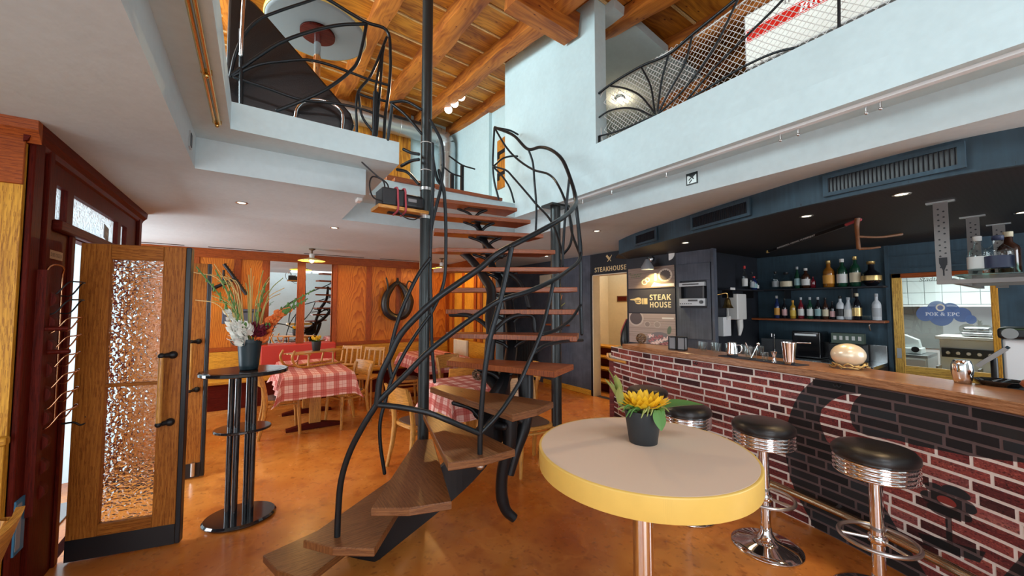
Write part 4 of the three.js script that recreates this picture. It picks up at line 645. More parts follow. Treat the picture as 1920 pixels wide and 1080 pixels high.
// ---------- chairs ----------
function bentChair(label) {                                             // curved plank back, round tapered legs
  const t = thing('dining_chair', label, 'chair', [0, 0, 0], 0, 'beech dining chairs');
  const seat = []; for (let i = 0; i < 24; i++) { const a = i / 24 * 2 * Math.PI, k = 1 / Math.pow(Math.pow(Math.abs(Math.cos(a)), 4) + Math.pow(Math.abs(Math.sin(a)), 4), 0.25); seat.push([0.205 * k * Math.cos(a), 0.2 * k * Math.sin(a)]); }
  mesh(t, 'seat', plate(seat, 0.415, 0.452, 0.008), M.chair, { grain: 'x' });
  mesh(t, 'seat_pad', plate(seat.map((p) => [p[0] * 0.88, p[1] * 0.88]), 0.452, 0.46, 0.003), M.pad);
  for (const s of [-1, 1]) {
    mesh(t, 'leg', cyl([s * 0.19, 0, 0.19], [s * 0.165, 0.42, 0.165], 0.016, 0.025, 12), M.chair);
    mesh(t, 'leg', taper([[s * 0.195, 0.0, -0.25], [s * 0.18, 0.25, -0.2], [s * 0.175, 0.45, -0.185], [s * 0.18, 0.66, -0.215], [s * 0.185, 0.8, -0.255]], [0.018, 0.024, 0.027, 0.024, 0.02], 24, 10), M.chair);
  }
  const n = 12, pos = [], idx = [];
  for (let i = 0; i <= n; i++) { const x = -0.205 + 0.41 * i / n, z = -0.275 + 0.55 * x * x * 1.3; for (const [y, dz] of [[0.63, 0.02], [0.83, -0.035]]) { pos.push(x, y, z + dz + 0.012, x, y, z + dz - 0.012); } }
  const q = (a, b, c, d) => idx.push(a, b, c, a, c, d);
  for (let i = 0; i < n; i++) { const a = i * 4, b = a + 4; q(a, b, b + 2, a + 2); q(a + 1, a + 3, b + 3, b + 1); q(a + 2, b + 2, b + 3, a + 3); q(a, a + 1, b + 1, b); }
  q(0, 2, 3, 1); const e = n * 4; q(e, e + 1, e + 3, e + 2);
  const g = new THREE.BufferGeometry(); g.setAttribute('position', new THREE.Float32BufferAttribute(pos, 3)); g.setIndex(idx); const h = g.toNonIndexed(); h.computeVertexNormals();
  mesh(t, 'backrest', h, M.chair, { grain: 'x' });
  mesh(t, 'stretcher', [cyl([-0.172, 0.38, 0.165], [0.172, 0.38, 0.165], 0.014), cyl([-0.172, 0.38, 0.165], [-0.178, 0.38, -0.19], 0.014), cyl([0.172, 0.38, 0.165], [0.178, 0.38, -0.19], 0.014)], M.chair);
  return t;
}
function slatChair(label) {
  const t = thing('slat_chair', label, 'chair', [0, 0, 0], 0, 'slat back chairs');
  mesh(t, 'seat', rbb(-0.2, 0.2, 0.42, 0.455, -0.2, 0.2, 0.01), M.chair, { grain: 'x' });
  for (const s of [-1, 1]) { mesh(t, 'leg', cyl([s * 0.18, 0, 0.18], [s * 0.17, 0.42, 0.17], 0.016, 0.02, 10), M.chair); mesh(t, 'leg', taper([[s * 0.18, 0, -0.24], [s * 0.18, 0.45, -0.19], [s * 0.17, 0.9, -0.28]], [0.018, 0.02, 0.017], 20, 8), M.chair); }
  mesh(t, 'top_rail', rbb(-0.18, 0.18, 0.84, 0.9, -0.292, -0.262, 0.008), M.chair, { grain: 'x' }); mesh(t, 'lower_rail', rbb(-0.18, 0.18, 0.56, 0.59, -0.228, -0.2, 0.006), M.chair, { grain: 'x' });
  for (const x of [-0.1, 0, 0.1]) mesh(t, 'slat', taper([[x, 0.57, -0.215], [x, 0.86, -0.277]], [0.02, 0.02], 4, 4), M.chair);
  return t;
}
const B0 = bentChair('beech chair left of the sledge table, its back to the oval standing table'); B0.position.set(0.31, 0, -5.7); B0.rotation.y = 92 * DEG;
copy(B0, [1.07, 0, -5.64], -112 * DEG, 'beech chair right of the sledge table, back lit by the window');
copy(B0, [1.42, 0, -3.78], 78 * DEG, 'beech chair seen edge-on left of the stair pole');
copy(B0, [2.3, 0, -3.1], 188 * DEG, 'beech chair under the stair treads with its back to the bar');
copy(B0, [2.25, 0, -4.62], 6 * DEG, 'beech chair behind the rattan ball table, facing the camera');
copy(B0, [2.98, 0, -4.25], -70 * DEG, 'beech chair beyond the stair near the grey steel column');
copy(B0, [2.03, 0, -6.05], 100 * DEG, 'beech chair left of the far table behind the stair pole');
copy(B0, [2.6, 0, -5.4], 175 * DEG, 'beech chair in front of the far table behind the stair');
copy(B0, [-1.01, 0, -2.1], -90 * DEG, 'beech chair at the left edge in front of the yellow panelling');
const S0 = slatChair('slat back chair behind the sledge table, the left of two'); S0.position.set(1.3, 0, -7.08); S0.rotation.y = -38 * DEG;
copy(S0, [1.56, 0, -6.62], -42 * DEG, 'slat back chair behind the sledge table, the right of two');
// ---------- tables with plaid cloths ----------
function clothTable(x0, x1, z0, z1, label, clothLabel, drop, base) {
  const cx = (x0 + x1) / 2, cz = (z0 + z1) / 2, w = (x1 - x0) / 2, d = (z1 - z0) / 2;
  const t = thing('dining_table', label, 'table', [cx, 0, cz], 0, 'dining tables');
  mesh(t, 'table_top', rbb(-w, w, 0.715, 0.75, -d, d, 0.006), M.chair, { grain: 'x' });
  for (const z of base) { mesh(t, 'post', rbb(-0.07, 0.07, 0.06, 0.715, z - 0.03, z + 0.03, 0.01), M.chair); mesh(t, 'foot', slab([[-0.33, 0], [0.33, 0], [0.33, 0.03], [0.1, 0.075], [-0.1, 0.075], [-0.33, 0.03]], z - 0.045, z + 0.045), M.mahogany, { grain: 'x' }); }
  // cloth: a grid that lies on the top and hangs over the edges in folds
  const nx = 56, nz = 64, ex = drop, pos = [], uv = [], idx = [];
  const hang = (a, lim) => { const o = Math.abs(a) - lim; return o <= 0 ? [a, 0] : [Math.sign(a) * (lim + 0.012 + 0.05 * Math.min(1, o / drop)), o]; };
  for (let j = 0; j <= nz; j++) for (let i = 0; i <= nx; i++) {
    const u = -w - ex + 2 * (w + ex) * i / nx, v = -d - ex + 2 * (d + ex) * j / nz, [hx, ox] = hang(u, w), [hz, oz] = hang(v, d);
    let x = hx, z = hz, y = 0.757 - Math.max(ox, oz) - (ox > 0 && oz > 0 ? 0.25 * Math.min(ox, oz) : 0);
    const f = Math.min(1, Math.max(ox, oz) / drop);
    if (ox > 0) x += Math.sign(u) * 0.016 * f * Math.sin(v * 17 + 1); if (oz > 0) z += Math.sign(v) * 0.014 * f * Math.sin(u * 19);
    if (ox > 0 && oz > 0) { const k = Math.min(ox, oz); x += Math.sign(u) * k * 0.22; z += Math.sign(v) * k * 0.22; }
    if (ox <= 0 && oz <= 0) y += 0.0012 * Math.sin(u * 23) * Math.sin(v * 19);
    pos.push(x, y, z); uv.push(u, v);
  }
  for (let j = 0; j < nz; j++) for (let i = 0; i < nx; i++) { const a = j * (nx + 1) + i, b = a + nx + 1; idx.push(a, b, a + 1, a + 1, b, b + 1); }
  const g = new THREE.BufferGeometry(); g.setAttribute('position', new THREE.Float32BufferAttribute(pos, 3)); g.setAttribute('uv', new THREE.Float32BufferAttribute(uv, 2)); g.setIndex(idx); g.computeVertexNormals();
  const c = solo('tablecloth', clothLabel, 'tablecloth', g, M.cloth, { keep: true, group: 'plaid tablecloths' }); c.position.set(cx, 0, cz);
}
clothTable(0.3, 1.08, -6.9, -5.31, 'dining table under the red plaid cloth carrying the sledge', 'red and white plaid cloth under the small sledge', 0.27, [0.42, -0.45]);
clothTable(1.68, 2.4, -4.22, -3.5, 'square dining table under the spiral stair', 'red and white plaid cloth on the square table under the stair', 0.3, [0]);
clothTable(2.25, 3.0, -7.05, -5.75, 'far dining table beside the corner bench', 'red and white plaid cloth on the far table by the corner bench', 0.22, [0.3, -0.3]);
{
  const s = thing('wooden_sledge', 'small wooden sledge standing on the plaid table', 'sledge', [0.7, 0.76, -6.1], -62 * DEG);
  for (const x of [-0.13, 0.13]) { mesh(s, 'runner', tube([[x, 0.24, 0.36], [x, 0.17, 0.39], [x, 0.06, 0.34], [x, 0.02, 0.24], [x, 0.016, -0.1], [x, 0.016, -0.4]], 0.016, 40, 8), M.chair); for (const z of [0.16, -0.22]) mesh(s, 'strut', cyl([x, 0.02, z], [x * 0.8, 0.19, z - 0.02], 0.014, 0.014, 8), M.chair); }
  for (const x of [-0.1, -0.03, 0.04, 0.11]) mesh(s, 'slat', rbb(x - 0.022, x + 0.022, 0.19, 0.206, -0.42, 0.36, 0.005), M.chair, { grain: 'z' });
  for (const z of [0.14, -0.24]) mesh(s, 'cross_bar', rbb(-0.13, 0.13, 0.168, 0.19, z - 0.02, z + 0.02, 0.005), M.chair, { grain: 'x' });
  mesh(s, 'ribbon', tube([[0.0, 0.17, 0.2], [0.06, 0.1, 0.28], [0.05, 0.03, 0.4], [0.12, 0.012, 0.5], [0.02, 0.012, 0.56]], 0.006), M.strap);
}
function flowerPot(name, label, at, r, h, m) { const p = thing(name, label, 'plant pot', at); mesh(p, 'pot', lathe([[0, 0], [r * 0.75, 0], [r, h], [r * 0.95, h], [r * 0.72, 0.01], [0, 0.01]], 28), m); mesh(p, 'soil', lathe([[0, h * 0.86], [r * 0.9, h * 0.86]], 20), M.twig); return p; }
function petals(n, L, w, lift, bend) {                                   // ring of narrow petals round the origin
  const gs = [];
  for (let i = 0; i < n; i++) { const a = i / n * 2 * Math.PI + rr(-0.15, 0.15), l = L * rr(0.85, 1.12), s = new THREE.PlaneGeometry(w, l, 2, 5).translate(0, l / 2, 0), p = s.attributes.position;
    for (let k = 0; k < p.count; k++) { const y = p.getY(k), t = y / l; p.setX(k, p.getX(k) * Math.sin(Math.PI * Math.min(1, 0.16 + t * 0.84)) * 1.1); p.setZ(k, bend * t * t * l + Math.abs(p.getX(k)) * 0.25); }
    s.rotateX(lift + rr(-0.2, 0.2)); s.rotateY(a); s.computeVertexNormals(); gs.push(s); }
  return gs;
}
{
  const p = flowerPot('potted_primrose', 'small black pot of yellow flowers on the sledge', [0.74, 0.97, -6.13], 0.065, 0.13, M.darkpot);
  for (let i = 0; i < 9; i++) { const a = i * 0.7, r = 0.05 * Math.sqrt(i / 9) + 0.015; mesh(p, 'blossom', petals(7, 0.05, 0.026, 0.5, -0.3).map((g) => g.translate(r * Math.cos(a), 0.145 + 0.01 * (i % 3), r * Math.sin(a))), M.petalY); }
  mesh(p, 'leaves', petals(9, 0.08, 0.04, 0.9, 0.2).map((g) => g.translate(0, 0.12, 0)), M.leaf);
}
function rattanBall(at, r, label) {
  const gs = []; for (let i = 0; i < 13; i++) { const g = new THREE.TorusGeometry(r * rr(0.9, 1), r * 0.07, 5, 26); g.rotateX(rr(0, 6)); g.rotateY(rr(0, 6)); g.rotateZ(rr(0, 6)); gs.push(g); }
  const m = solo('rattan_ball', label, 'ornament', gs, M.twig); m.position.set(...at);
}
rattanBall([2.12, 0.76 + 0.068, -3.83], 0.065, 'brown rattan ball on the plaid cloth under the stair');
for (const [x, z, l] of [[2.5, -6.3, 'small dark ashtray on the far plaid table, the left one'], [2.8, -6.15, 'small dark ashtray on the far plaid table, the right one']]) solo('ashtray', l, 'ashtray', lathe([[0, 0.0], [0.05, 0], [0.06, 0.025], [0.052, 0.025], [0.045, 0.008], [0, 0.008]], 20, [x, 0.759, z]), M.black);
// ---------- oval standing table with the flower bucket ----------
const oval = (a, b, n = 48) => Array.from({ length: n }, (_, i) => [a * Math.cos(i / n * 2 * Math.PI), b * Math.sin(i / n * 2 * Math.PI)]);
{
  const t = thing('standing_table', 'oval black standing table with a lower shelf', 'table', [-0.055, 0, -3.6], -8 * DEG);
  mesh(t, 'table_top', plate(oval(0.29, 0.235), 1.085, 1.115, 0.006), M.blackGloss); mesh(t, 'top_inlay', plate(oval(0.265, 0.21), 1.1145, 1.1165), mat(col(0.05, 0.022, 0.012), 0.16));
  mesh(t, 'shelf', plate(oval(0.185, 0.15), 0.66, 0.68, 0.004), M.blackGloss); mesh(t, 'base', plate(oval(0.235, 0.2), 0, 0.03, 0.012), M.blackGloss);
  for (const [x, z] of [[-0.075, 0.03], [-0.03, 0.055], [0.03, -0.005], [0.07, 0.03]]) mesh(t, 'post', cyl([x, 0.02, z], [x, 1.09, z], 0.02, 0.02, 16), M.blackGloss);
  const b = thing('flower_bucket', 'dark metal bucket of gladioli on the oval standing table', 'vase', [-0.03, 1.117, -3.56], 0);
  mesh(b, 'bucket', lathe([[0, 0], [0.058, 0], [0.062, 0.03], [0.066, 0.035], [0.064, 0.04], [0.078, 0.2], [0.083, 0.205], [0.08, 0.212], [0.085, 0.235], [0.08, 0.235], [0.06, 0.01], [0, 0.01]], 32), M.bucket);
  for (const s of [-1, 1]) mesh(b, 'handle', tube([[s * 0.08, 0.19, 0], [s * 0.105, 0.2, 0.0], [s * 0.12, 0.235, 0], [s * 0.1, 0.24, 0]], 0.005), M.twig);
  const stalk = (dx, dz, h, bend, m) => [[dx * 0.04, 0.05, dz * 0.04], [dx * 0.07, 0.25, dz * 0.07], [dx * (0.12 + bend * 0.25), 0.25 + h * 0.5, dz * 0.12], [dx * (0.16 + bend), 0.25 + h, dz * 0.2]];
  const spike = (dx, dz, h, bend, petal, from, count, tip) => {
    const c = new THREE.CatmullRomCurve3(stalk(dx, dz, h, bend).map(V)); mesh(b, 'stem', new THREE.TubeGeometry(c, 20, 0.005, 6), M.leaf);
    for (let i = 0; i < count; i++) { const q = c.getPoint(from + (tip - from) * i / count), sz = 0.068 * (1 - 0.45 * i / count); mesh(b, 'blossom', petals(6, sz, sz * 0.75, 0.75, -0.3).map((g) => g.rotateZ(-dx * 0.7).rotateX(0.5).translate(q.x + rr(-0.02, 0.02), q.y, q.z + 0.02)), petal); }
    const buds = []; for (let i = 0; i < 9; i++) { const q = c.getPoint(tip + (1 - tip) * i / 9); buds.push(new THREE.SphereGeometry(0.012 * (1 - i / 14), 6, 5).scale(0.8, 2, 0.8).translate(q.x + (i % 2 ? 1 : -1) * 0.008, q.y, q.z)); } mesh(b, 'buds', buds, M.leaf, { kind: 'stuff' });
  };
  spike(-1, 0.3, 0.52, 0.17, M.petalW, 0.3, 6, 0.62); spike(-0.7, 0.6, 0.5, 0.15, M.petalW, 0.25, 6, 0.5); spike(-0.5, -0.3, 0.46, 0.2, M.petalW, 0.3, 5, 0.52); spike(-0.2, 0.9, 0.1, 0.02, M.petalW, 0.45, 5, 1);
  spike(1, 0.4, 0.3, 0.22, M.petalO, 0.3, 9, 0.82); spike(0.8, 0.7, 0.22, 0.16, M.petalO, 0.3, 8, 0.9); spike(1, -0.2, 0.38, 0.28, M.petalO, 0.45, 4, 0.7); spike(0.55, 0.9, 0.1, 0.05, M.petalR, 0.4, 5, 0.95); spike(0.35, 0.3, 0.42, 0.1, M.petalR, 0.35, 3, 0.5);
  const grass = (n, m, nm) => { for (let i = 0; i < n; i++) { const a = rr(-1, 1), h = rr(0.28, 0.6), l = rr(0.05, 0.34); mesh(b, nm, tube([[a * 0.03, 0.1, rr(-0.03, 0.03)], [a * 0.09, 0.3, rr(-0.04, 0.05)], [a * (0.12 + l * 0.4), 0.25 + h * 0.75, rr(-0.08, 0.08)], [a * (0.15 + l), 0.25 + h * rr(0.8, 1.05), rr(-0.12, 0.1)]], 0.0032, 18, 5), m); } };
  grass(16, M.straw, 'grass_blade'); grass(12, M.leafPale, 'grass_blade');
}
// ---------- wall decorations ----------
{
  const r = thing('wooden_hay_rake', 'dark wooden hay rake hung on the panelled wall', 'rake', [-0.35, 2.0, -7.8]);
  mesh(r, 'handle', cyl([0.05, 0.06, 0.03], [-0.42, -0.22, 0.03], 0.028, 0.028, 10), M.iron); mesh(r, 'head', cyl([-0.1, 0.3, 0.03], [0.22, -0.2, 0.03], 0.026, 0.026, 8), M.iron);
  for (let i = 0; i < 12; i++) { const x = -0.09 + i * 0.027, y = 0.285 - i * 0.042; mesh(r, 'tooth', cyl([x, y, 0.04], [x + 0.035, y + 0.025, 0.05], 0.007, 0.004, 6), M.iron); }
  mesh(r, 'brace', cyl([-0.1, -0.04, 0.03], [-0.1, 0.2, 0.04], 0.02, 0.018, 8), M.iron);
  const k = thing('key_box', 'grey letter box on the wall behind the flower bucket', 'box', [-0.29, 1.42, -7.83]); mesh(k, 'case', rbb(-0.16, 0.34, -0.1, 0.14, 0, 0.09, 0.01), M.slateWall); mesh(k, 'slot', [bb(-0.1, 0.28, 0.08, 0.105, 0.09, 0.094)], M.black);
  const h = thing('horse_collar', 'black leather horse collar hung on the panelled wall', 'collar', [2.38, 1.75, -7.79]);
  mesh(h, 'collar', taper([[0.02, 0.36, 0.04], [-0.1, 0.24, 0.05], [-0.22, 0.02, 0.06], [-0.2, -0.24, 0.06], [-0.02, -0.37, 0.06], [0.18, -0.3, 0.06], [0.26, -0.04, 0.06], [0.16, 0.22, 0.05], [0.02, 0.36, 0.04]], [0.035, 0.065, 0.08, 0.08, 0.07, 0.085, 0.1, 0.07, 0.035], 70, 12, 1), M.black);
  mesh(h, 'hame', [tube([[-0.2, 0.05, 0.1], [-0.19, 0.28, 0.09], [-0.22, 0.42, 0.09]], 0.018), tube([[0.22, 0.1, 0.1], [0.2, 0.3, 0.09], [0.24, 0.38, 0.1], [0.32, 0.34, 0.1]], 0.014), cyl([0.02, 0.3, 0.06], [0.02, 0.44, 0.05], 0.04, 0.02, 8)], M.iron);
  const rd = thing('column_radiator', 'black column radiator on the slate wall behind the stair', 'radiator', [5.0, 0.25, -6.85]);
  for (let i = 0; i < 16; i++) mesh(rd, 'column', rbb(-0.1, 0.03, 0, 0.72, -0.4 + i * 0.05, -0.365 + i * 0.05, 0.012), M.black); mesh(rd, 'valve', [ball(0.03, [-0.04, 0.66, -0.46]), cyl([-0.04, 0.66, -0.46], [-0.04, 0.66, -0.38], 0.014)], M.plastic);
  const sh = thing('wall_shelf', 'narrow orange wooden shelf on the slate wall behind the column', 'shelf', [5.08, 1.22, -5.75]); mesh(sh, 'board', rbb(-0.18, 0, 0, 0.03, -0.35, 0.25, 0.005), M.treadRed, { grain: 'z' }); mesh(sh, 'bracket', bb(-0.12, 0, -0.08, 0, -0.02, 0.02), M.iron);
  const v = thing('dried_flowers', 'vase of dried yellow stalks on the shelf behind the column', 'vase', [4.99, 1.251, -5.75]); mesh(v, 'vase', lathe([[0, 0], [0.04, 0], [0.05, 0.08], [0.03, 0.16], [0.026, 0.16], [0.045, 0.08], [0, 0.01]], 20), M.darkpot); for (let i = 0; i < 9; i++) { const a = rr(-1, 1); mesh(v, 'stalk', tube([[0, 0.05, 0], [rr(-0.03, 0.03), 0.3, a * 0.1], [rr(-0.06, 0.06), rr(0.42, 0.6), a * 0.28]], 0.006, 14, 5), i % 3 ? M.leafPale : M.petalO); }
  const cb = thing('cream_box', 'cream wall box high on the dark wall behind the stair treads', 'box', [5.04, 1.92, -6.1]); mesh(cb, 'case', rbb(-0.08, 0.04, -0.02, 0.34, -0.2, 0.2, 0.01), M.cream);
}
// ---------- curved brick bar ----------
const barX = (z) => ((-0.053 * z - 0.30199) * z - 0.69461) * z + 2.93122;
const BARZ0 = 0.45, BARZ1 = -3.42, BH = 1.082, barPts = [], barS = [];
{ let s = 0; for (let i = 0; i <= 400; i++) { const z = BARZ0 + (BARZ1 - BARZ0) * i / 400, x = barX(z); if (i) s += Math.hypot(x - barPts[i - 1][0], z - barPts[i - 1][1]); barPts.push([x, z]); barS.push(s); } }
const BARLEN = barS[400];
const sOfZ = (z) => { const f = (z - BARZ0) / (BARZ1 - BARZ0) * 400, i = Math.max(0, Math.min(399, Math.floor(f))); return barS[i] + (barS[i + 1] - barS[i]) * (f - i); };
function barAt(s) { let i = 0; while (i < 399 && barS[i + 1] < s) i++; const t = (s - barS[i]) / (barS[i + 1] - barS[i]), a = barPts[i], b = barPts[i + 1], l = Math.hypot(b[0] - a[0], b[1] - a[1]); return { x: a[0] + (b[0] - a[0]) * t, z: a[1] + (b[1] - a[1]) * t, tx: (b[0] - a[0]) / l, tz: (b[1] - a[1]) / l }; }
const PX = 480, TW = 2048, THh = 560;                                    // painted emblem: pixels per metre along the bar
function emblem(c, fill) {
  const P = (z, h) => [sOfZ(z) * PX, (BH - h) * PX + 20];
  const path = (pts) => { c.beginPath(); pts.forEach((p, i) => c[i ? 'lineTo' : 'moveTo'](...P(...p))); c.closePath(); c.fill(); };
  c.fillStyle = fill;
  path([[0.45, 1.2], [-1.02, 1.2], [-1.076, 1.067], [-1.13, 1.01], [-1.168, 0.959], [-1.21, 0.88], [-1.243, 0.79], [-1.268, 0.7], [-1.279, 0.606], [-1.292, 0.448], [-1.267, 0.3], [-1.22, 0.182], [-1.142, 0.054], [-1.08, -0.05], [-0.45, -0.05], [-0.526, 0.067], [-0.631, 0.218], [-0.709, 0.359], [-0.735, 0.499], [-0.778, 0.591], [-0.863, 0.62], [-0.938, 0.628], [-1.008, 0.647], [-1.038, 0.719], [-1.052, 0.783], [-1.036, 0.866], [-0.974, 0.941], [-0.92, 0.985], [-0.879, 1.007], [-0.798, 1.029], [-0.83, 0.985], [-0.848, 0.954], [-0.868, 0.878], [-0.859, 0.814], [-0.825, 0.772], [-0.775, 0.765], [-0.633, 0.788], [-0.548, 0.79], [-0.348, 0.813], [-0.161, 0.862], [0.1, 0.95], [0.45, 1.05]]);
  const ell = (z, h, a, b, rot = 0) => { const [x, y] = P(z, h); c.beginPath(); c.ellipse(x, y, a * PX, b * PX, rot, 0, 7); c.fill(); };
  ell(-0.47, 0.578, 0.05, 0.03); ell(-0.39, 0.6, 0.06, 0.03); ell(-0.495, 0.52, 0.045, 0.032); ell(-0.36, 0.545, 0.05, 0.034); ell(-0.455, 0.47, 0.06, 0.03); ell(-0.38, 0.49, 0.05, 0.03); ell(-0.428, 0.535, 0.05, 0.05);
  path([[-0.437, 0.5], [-0.413, 0.5], [-0.413, 0.3], [-0.437, 0.3]]); path([[-0.555, 0.29], [-0.294, 0.355], [-0.317, 0.287], [-0.531, 0.237]]); path([[-0.24, 0.28], [-0.16, 0.47], [0.1, 0.5], [0.1, 0.1]]);
}
const hole = (c, fill) => { c.fillStyle = fill; c.beginPath(); c.ellipse(sOfZ(-0.428) * PX, (BH - 0.532) * PX + 20, 0.042 * PX, 0.026 * PX, 0, 0, 7); c.fill(); };
const brickArt = canvasTex(TW, THh, (c, w, h) => {
  c.fillStyle = '#8e4644'; c.fillRect(0, 0, w, h); let s = 5; const R = () => { s = (s * 1664525 + 1013904223) >>> 0; return s / 4294967296; };
  for (let i = 0; i < 900; i++) { c.globalAlpha = 0.25; c.fillStyle = ['#b8685c', '#6a3a40', '#a85650', '#7a404a', '#c88676', '#4c383e'][i % 6]; c.fillRect(R() * w, R() * h, 20 + R() * 110, 8 + R() * 24); }
  for (let i = 0; i < 60000; i++) { c.globalAlpha = 0.25 + 0.4 * R(); c.fillStyle = ['#1c0c10', '#d89080', '#3a1418', '#c87060', '#2a1014'][i % 5]; c.fillRect(R() * w, R() * h, 1 + R() * 4, 1 + R() * 1.6); }
  c.globalAlpha = 1; emblem(c, '#22262b'); hole(c, '#94403a');
});
const mortarArt = canvasTex(TW, THh, (c, w, h) => { c.fillStyle = '#ece2da'; c.fillRect(0, 0, w, h); for (let i = 0; i < 9000; i++) { const g = 150 + ((i * 7919) % 90); c.fillStyle = `rgb(${g},${g - 14},${g - 22})`; c.globalAlpha = 0.25; c.fillRect((i * 6151) % w, (i * 3571) % h, 3, 2); } c.globalAlpha = 0.88; emblem(c, '#4e3c3c'); c.globalAlpha = 1; hole(c, '#dccfc6'); });
const brickMats = [0xffffff, 0xf0d4cc, 0xc49ca0, 0x80707a, 0xffe6da].map((k) => mat(k, 0.75, 0, { map: brickArt, bumpMap: brickArt, bumpScale: 0.0012 }));
const mortarMat = mat(0xffffff, 0.9, 0, { map: mortarArt });
{
  const bar = thing('brick_bar', 'curved red brick bar front painted with a black emblem', 'bar');
  const uvBar = (s, h) => [s * PX / TW, 1 - ((BH - h) * PX + 20) / THh];
  // mortar bed
  { const pos = [], uv = [], idx = []; for (let i = 0; i <= 200; i++) { const p = barAt(BARLEN * i / 200), nx = p.tz, nz = -p.tx; for (const h of [0, BH]) { pos.push(p.x - nx * 0.006 * -1 * 1, h, p.z - nz * 0.006 * -1); uv.push(...uvBar(BARLEN * i / 200, h)); } if (i) { const a = i * 2; idx.push(a - 2, a, a - 1, a, a + 1, a - 1); } }
    const g = new THREE.BufferGeometry(); g.setAttribute('position', new THREE.Float32BufferAttribute(pos, 3)); g.setAttribute('uv', new THREE.Float32BufferAttribute(uv, 2)); g.setIndex(idx); g.computeVertexNormals(); const m = mesh(bar, 'mortar_bed', g, mortarMat, { keep: true }); m.material.side = THREE.DoubleSide; }
  // bricks, each following the curve
  const pitch = 0.0637, mh = 0.0115, rows = 17, list = [];
  for (let r = 0; r < rows; r++) { let s = -rr(0, 0.2); while (s < BARLEN) { const L = rnd() < 0.25 ? rr(0.1, 0.14) : rr(0.18, 0.27), a = Math.max(0.002, s), b = Math.min(BARLEN - 0.002, s + L); if (b - a > 0.03) list.push([a, b, r]); s += L + 0.011; } }
  const brickGeo = ([a, b, r]) => {
    const h0 = 0.004 + r * pitch, h1 = h0 + pitch - mh, n = 2, pos = [], uv = [], idx = [], e = 0.003, out = 0.007 + rr(0, 0.0025);
    for (let i = 0; i <= n; i++) { const s = a + (b - a) * i / n, p = barAt(s), ox = p.tz, oz = -p.tx, k = i === 0 ? e : i === n ? -e : 0, q = barAt(s + k);
      const add = (P, d, h, ss) => { pos.push(P.x + (P.tz) * d, h, P.z + (-P.tx) * d); uv.push(...uvBar(ss, h)); };
      add(p, 0, h0, s); add(q, out, h0 + e, s + k); add(q, out, h1 - e, s + k); add(p, 0, h1, s); }
    for (let i = 0; i < n; i++) for (let j = 0; j < 3; j++) { const c = i * 4 + j, d = c + 4; idx.push(c, c + 1, d, c + 1, d + 1, d); }
    idx.push(0, 3, 1, 1, 3, 2); const z = n * 4; idx.push(z, z + 1, z + 3, z + 1, z + 2, z + 3);
    const g = new THREE.BufferGeometry(); g.setAttribute('position', new THREE.Float32BufferAttribute(pos, 3)); g.setAttribute('uv', new THREE.Float32BufferAttribute(uv, 2)); g.setIndex(idx); const o = g.toNonIndexed(); o.computeVertexNormals(); return o;
  };
  for (const m of brickMats) m.side = THREE.DoubleSide;
  const seen = list.map((l) => { const p = barAt((l[0] + l[1]) / 2), y = 0.03 + l[2] * pitch; return { l, d: Math.hypot(p.x, p.z) + (p.z > -0.1 ? 50 : 0) + (y < 0.1 ? 0.5 : 0) }; }).sort((a, b) => a.d - b.d);
  seen.slice(0, 300).forEach(({ l }) => mesh(bar, 'brick', brickGeo(l), brickMats[Math.floor(rnd() * 5)], { keep: true }));
  if (seen.length > 300) mesh(bar, 'far_bricks', seen.slice(300).map(({ l }) => brickGeo(l)), brickMats[1], { keep: true, kind: 'stuff' });
  mesh(bar, 'carcass', plate([...barPts.filter((_, i) => i % 10 === 0).map(([x, z]) => [x + 0.03, z]), [4.12, -3.42], [3.55, 0.45]], 0.0, BH - 0.01), M.slateDark);
  // counter top follows the same curve
  const front = barPts.filter((_, i) => i % 8 === 0 && barPts[i][1] > -3.15).map(([x, z]) => [x - 0.03, z]), back = front.map(([x, z]) => [x + 0.42 + Math.min(0, z + 2.6) * 0.35, z + 0.08]).reverse();
  const ct = thing('bar_counter', 'long curved brown wooden counter top on the brick bar', 'counter');
  mesh(ct, 'counter_top', plate([...front, ...back], BH + 0.004, 1.145, 0.006), M.counter, { grain: 'z' });
  const lg = thing('end_ledge', 'low grey topped ledge at the far end of the brick bar', 'ledge'); mesh(lg, 'board', plate([[3.71, -3.05], [3.79, -3.35], [4.16, -3.72], [4.45, -3.62], [4.3, -3.2]], 0.91, 0.945, 0.004), M.grey); mesh(lg, 'edge', tube([[3.71, 0.928, -3.05], [3.785, 0.928, -3.36], [4.16, 0.928, -3.73]], 0.017), M.chair); mesh(lg, 'side_panel', plate([[3.82, -3.4], [4.13, -3.66], [4.16, -3.62], [3.86, -3.36]], 0, 0.91), brickMats[1]);
  const fr = thing('foot_rail', 'long brass coloured foot rail along the brick bar', 'rail'); const rp = []; for (let z = 0.4; z > -3.3; z -= 0.2) rp.push([barX(z) - 0.115, 0.235, z]);
  mesh(fr, 'rail', tube(rp, 0.026, 120, 14), mat(col(0.55, 0.45, 0.3), 0.22, 1)); for (const z of [-0.1, -0.95, -1.8, -2.65]) mesh(fr, 'bracket', cyl([barX(z) - 0.115, 0.235, z], [barX(z) - 0.012, 0.235, z], 0.012), M.satin);
  for (const [z, l] of [[-0.93, 'small metal bag hook under the counter above the emblem'], [-2.05, 'small metal bag hook under the counter far along the bar']]) { const k = thing('bag_hook', l, 'hook', [barX(z) - 0.012, 1.06, z]); mesh(k, 'hook', [tube([[0, 0.012, 0], [-0.02, 0.004, 0], [-0.024, -0.012, 0.01], [-0.02, 0.0, 0.02]], 0.0035), tube([[-0.02, 0.004, 0], [-0.024, -0.012, -0.01], [-0.02, 0.0, -0.02]], 0.0035)], M.iron); }
}
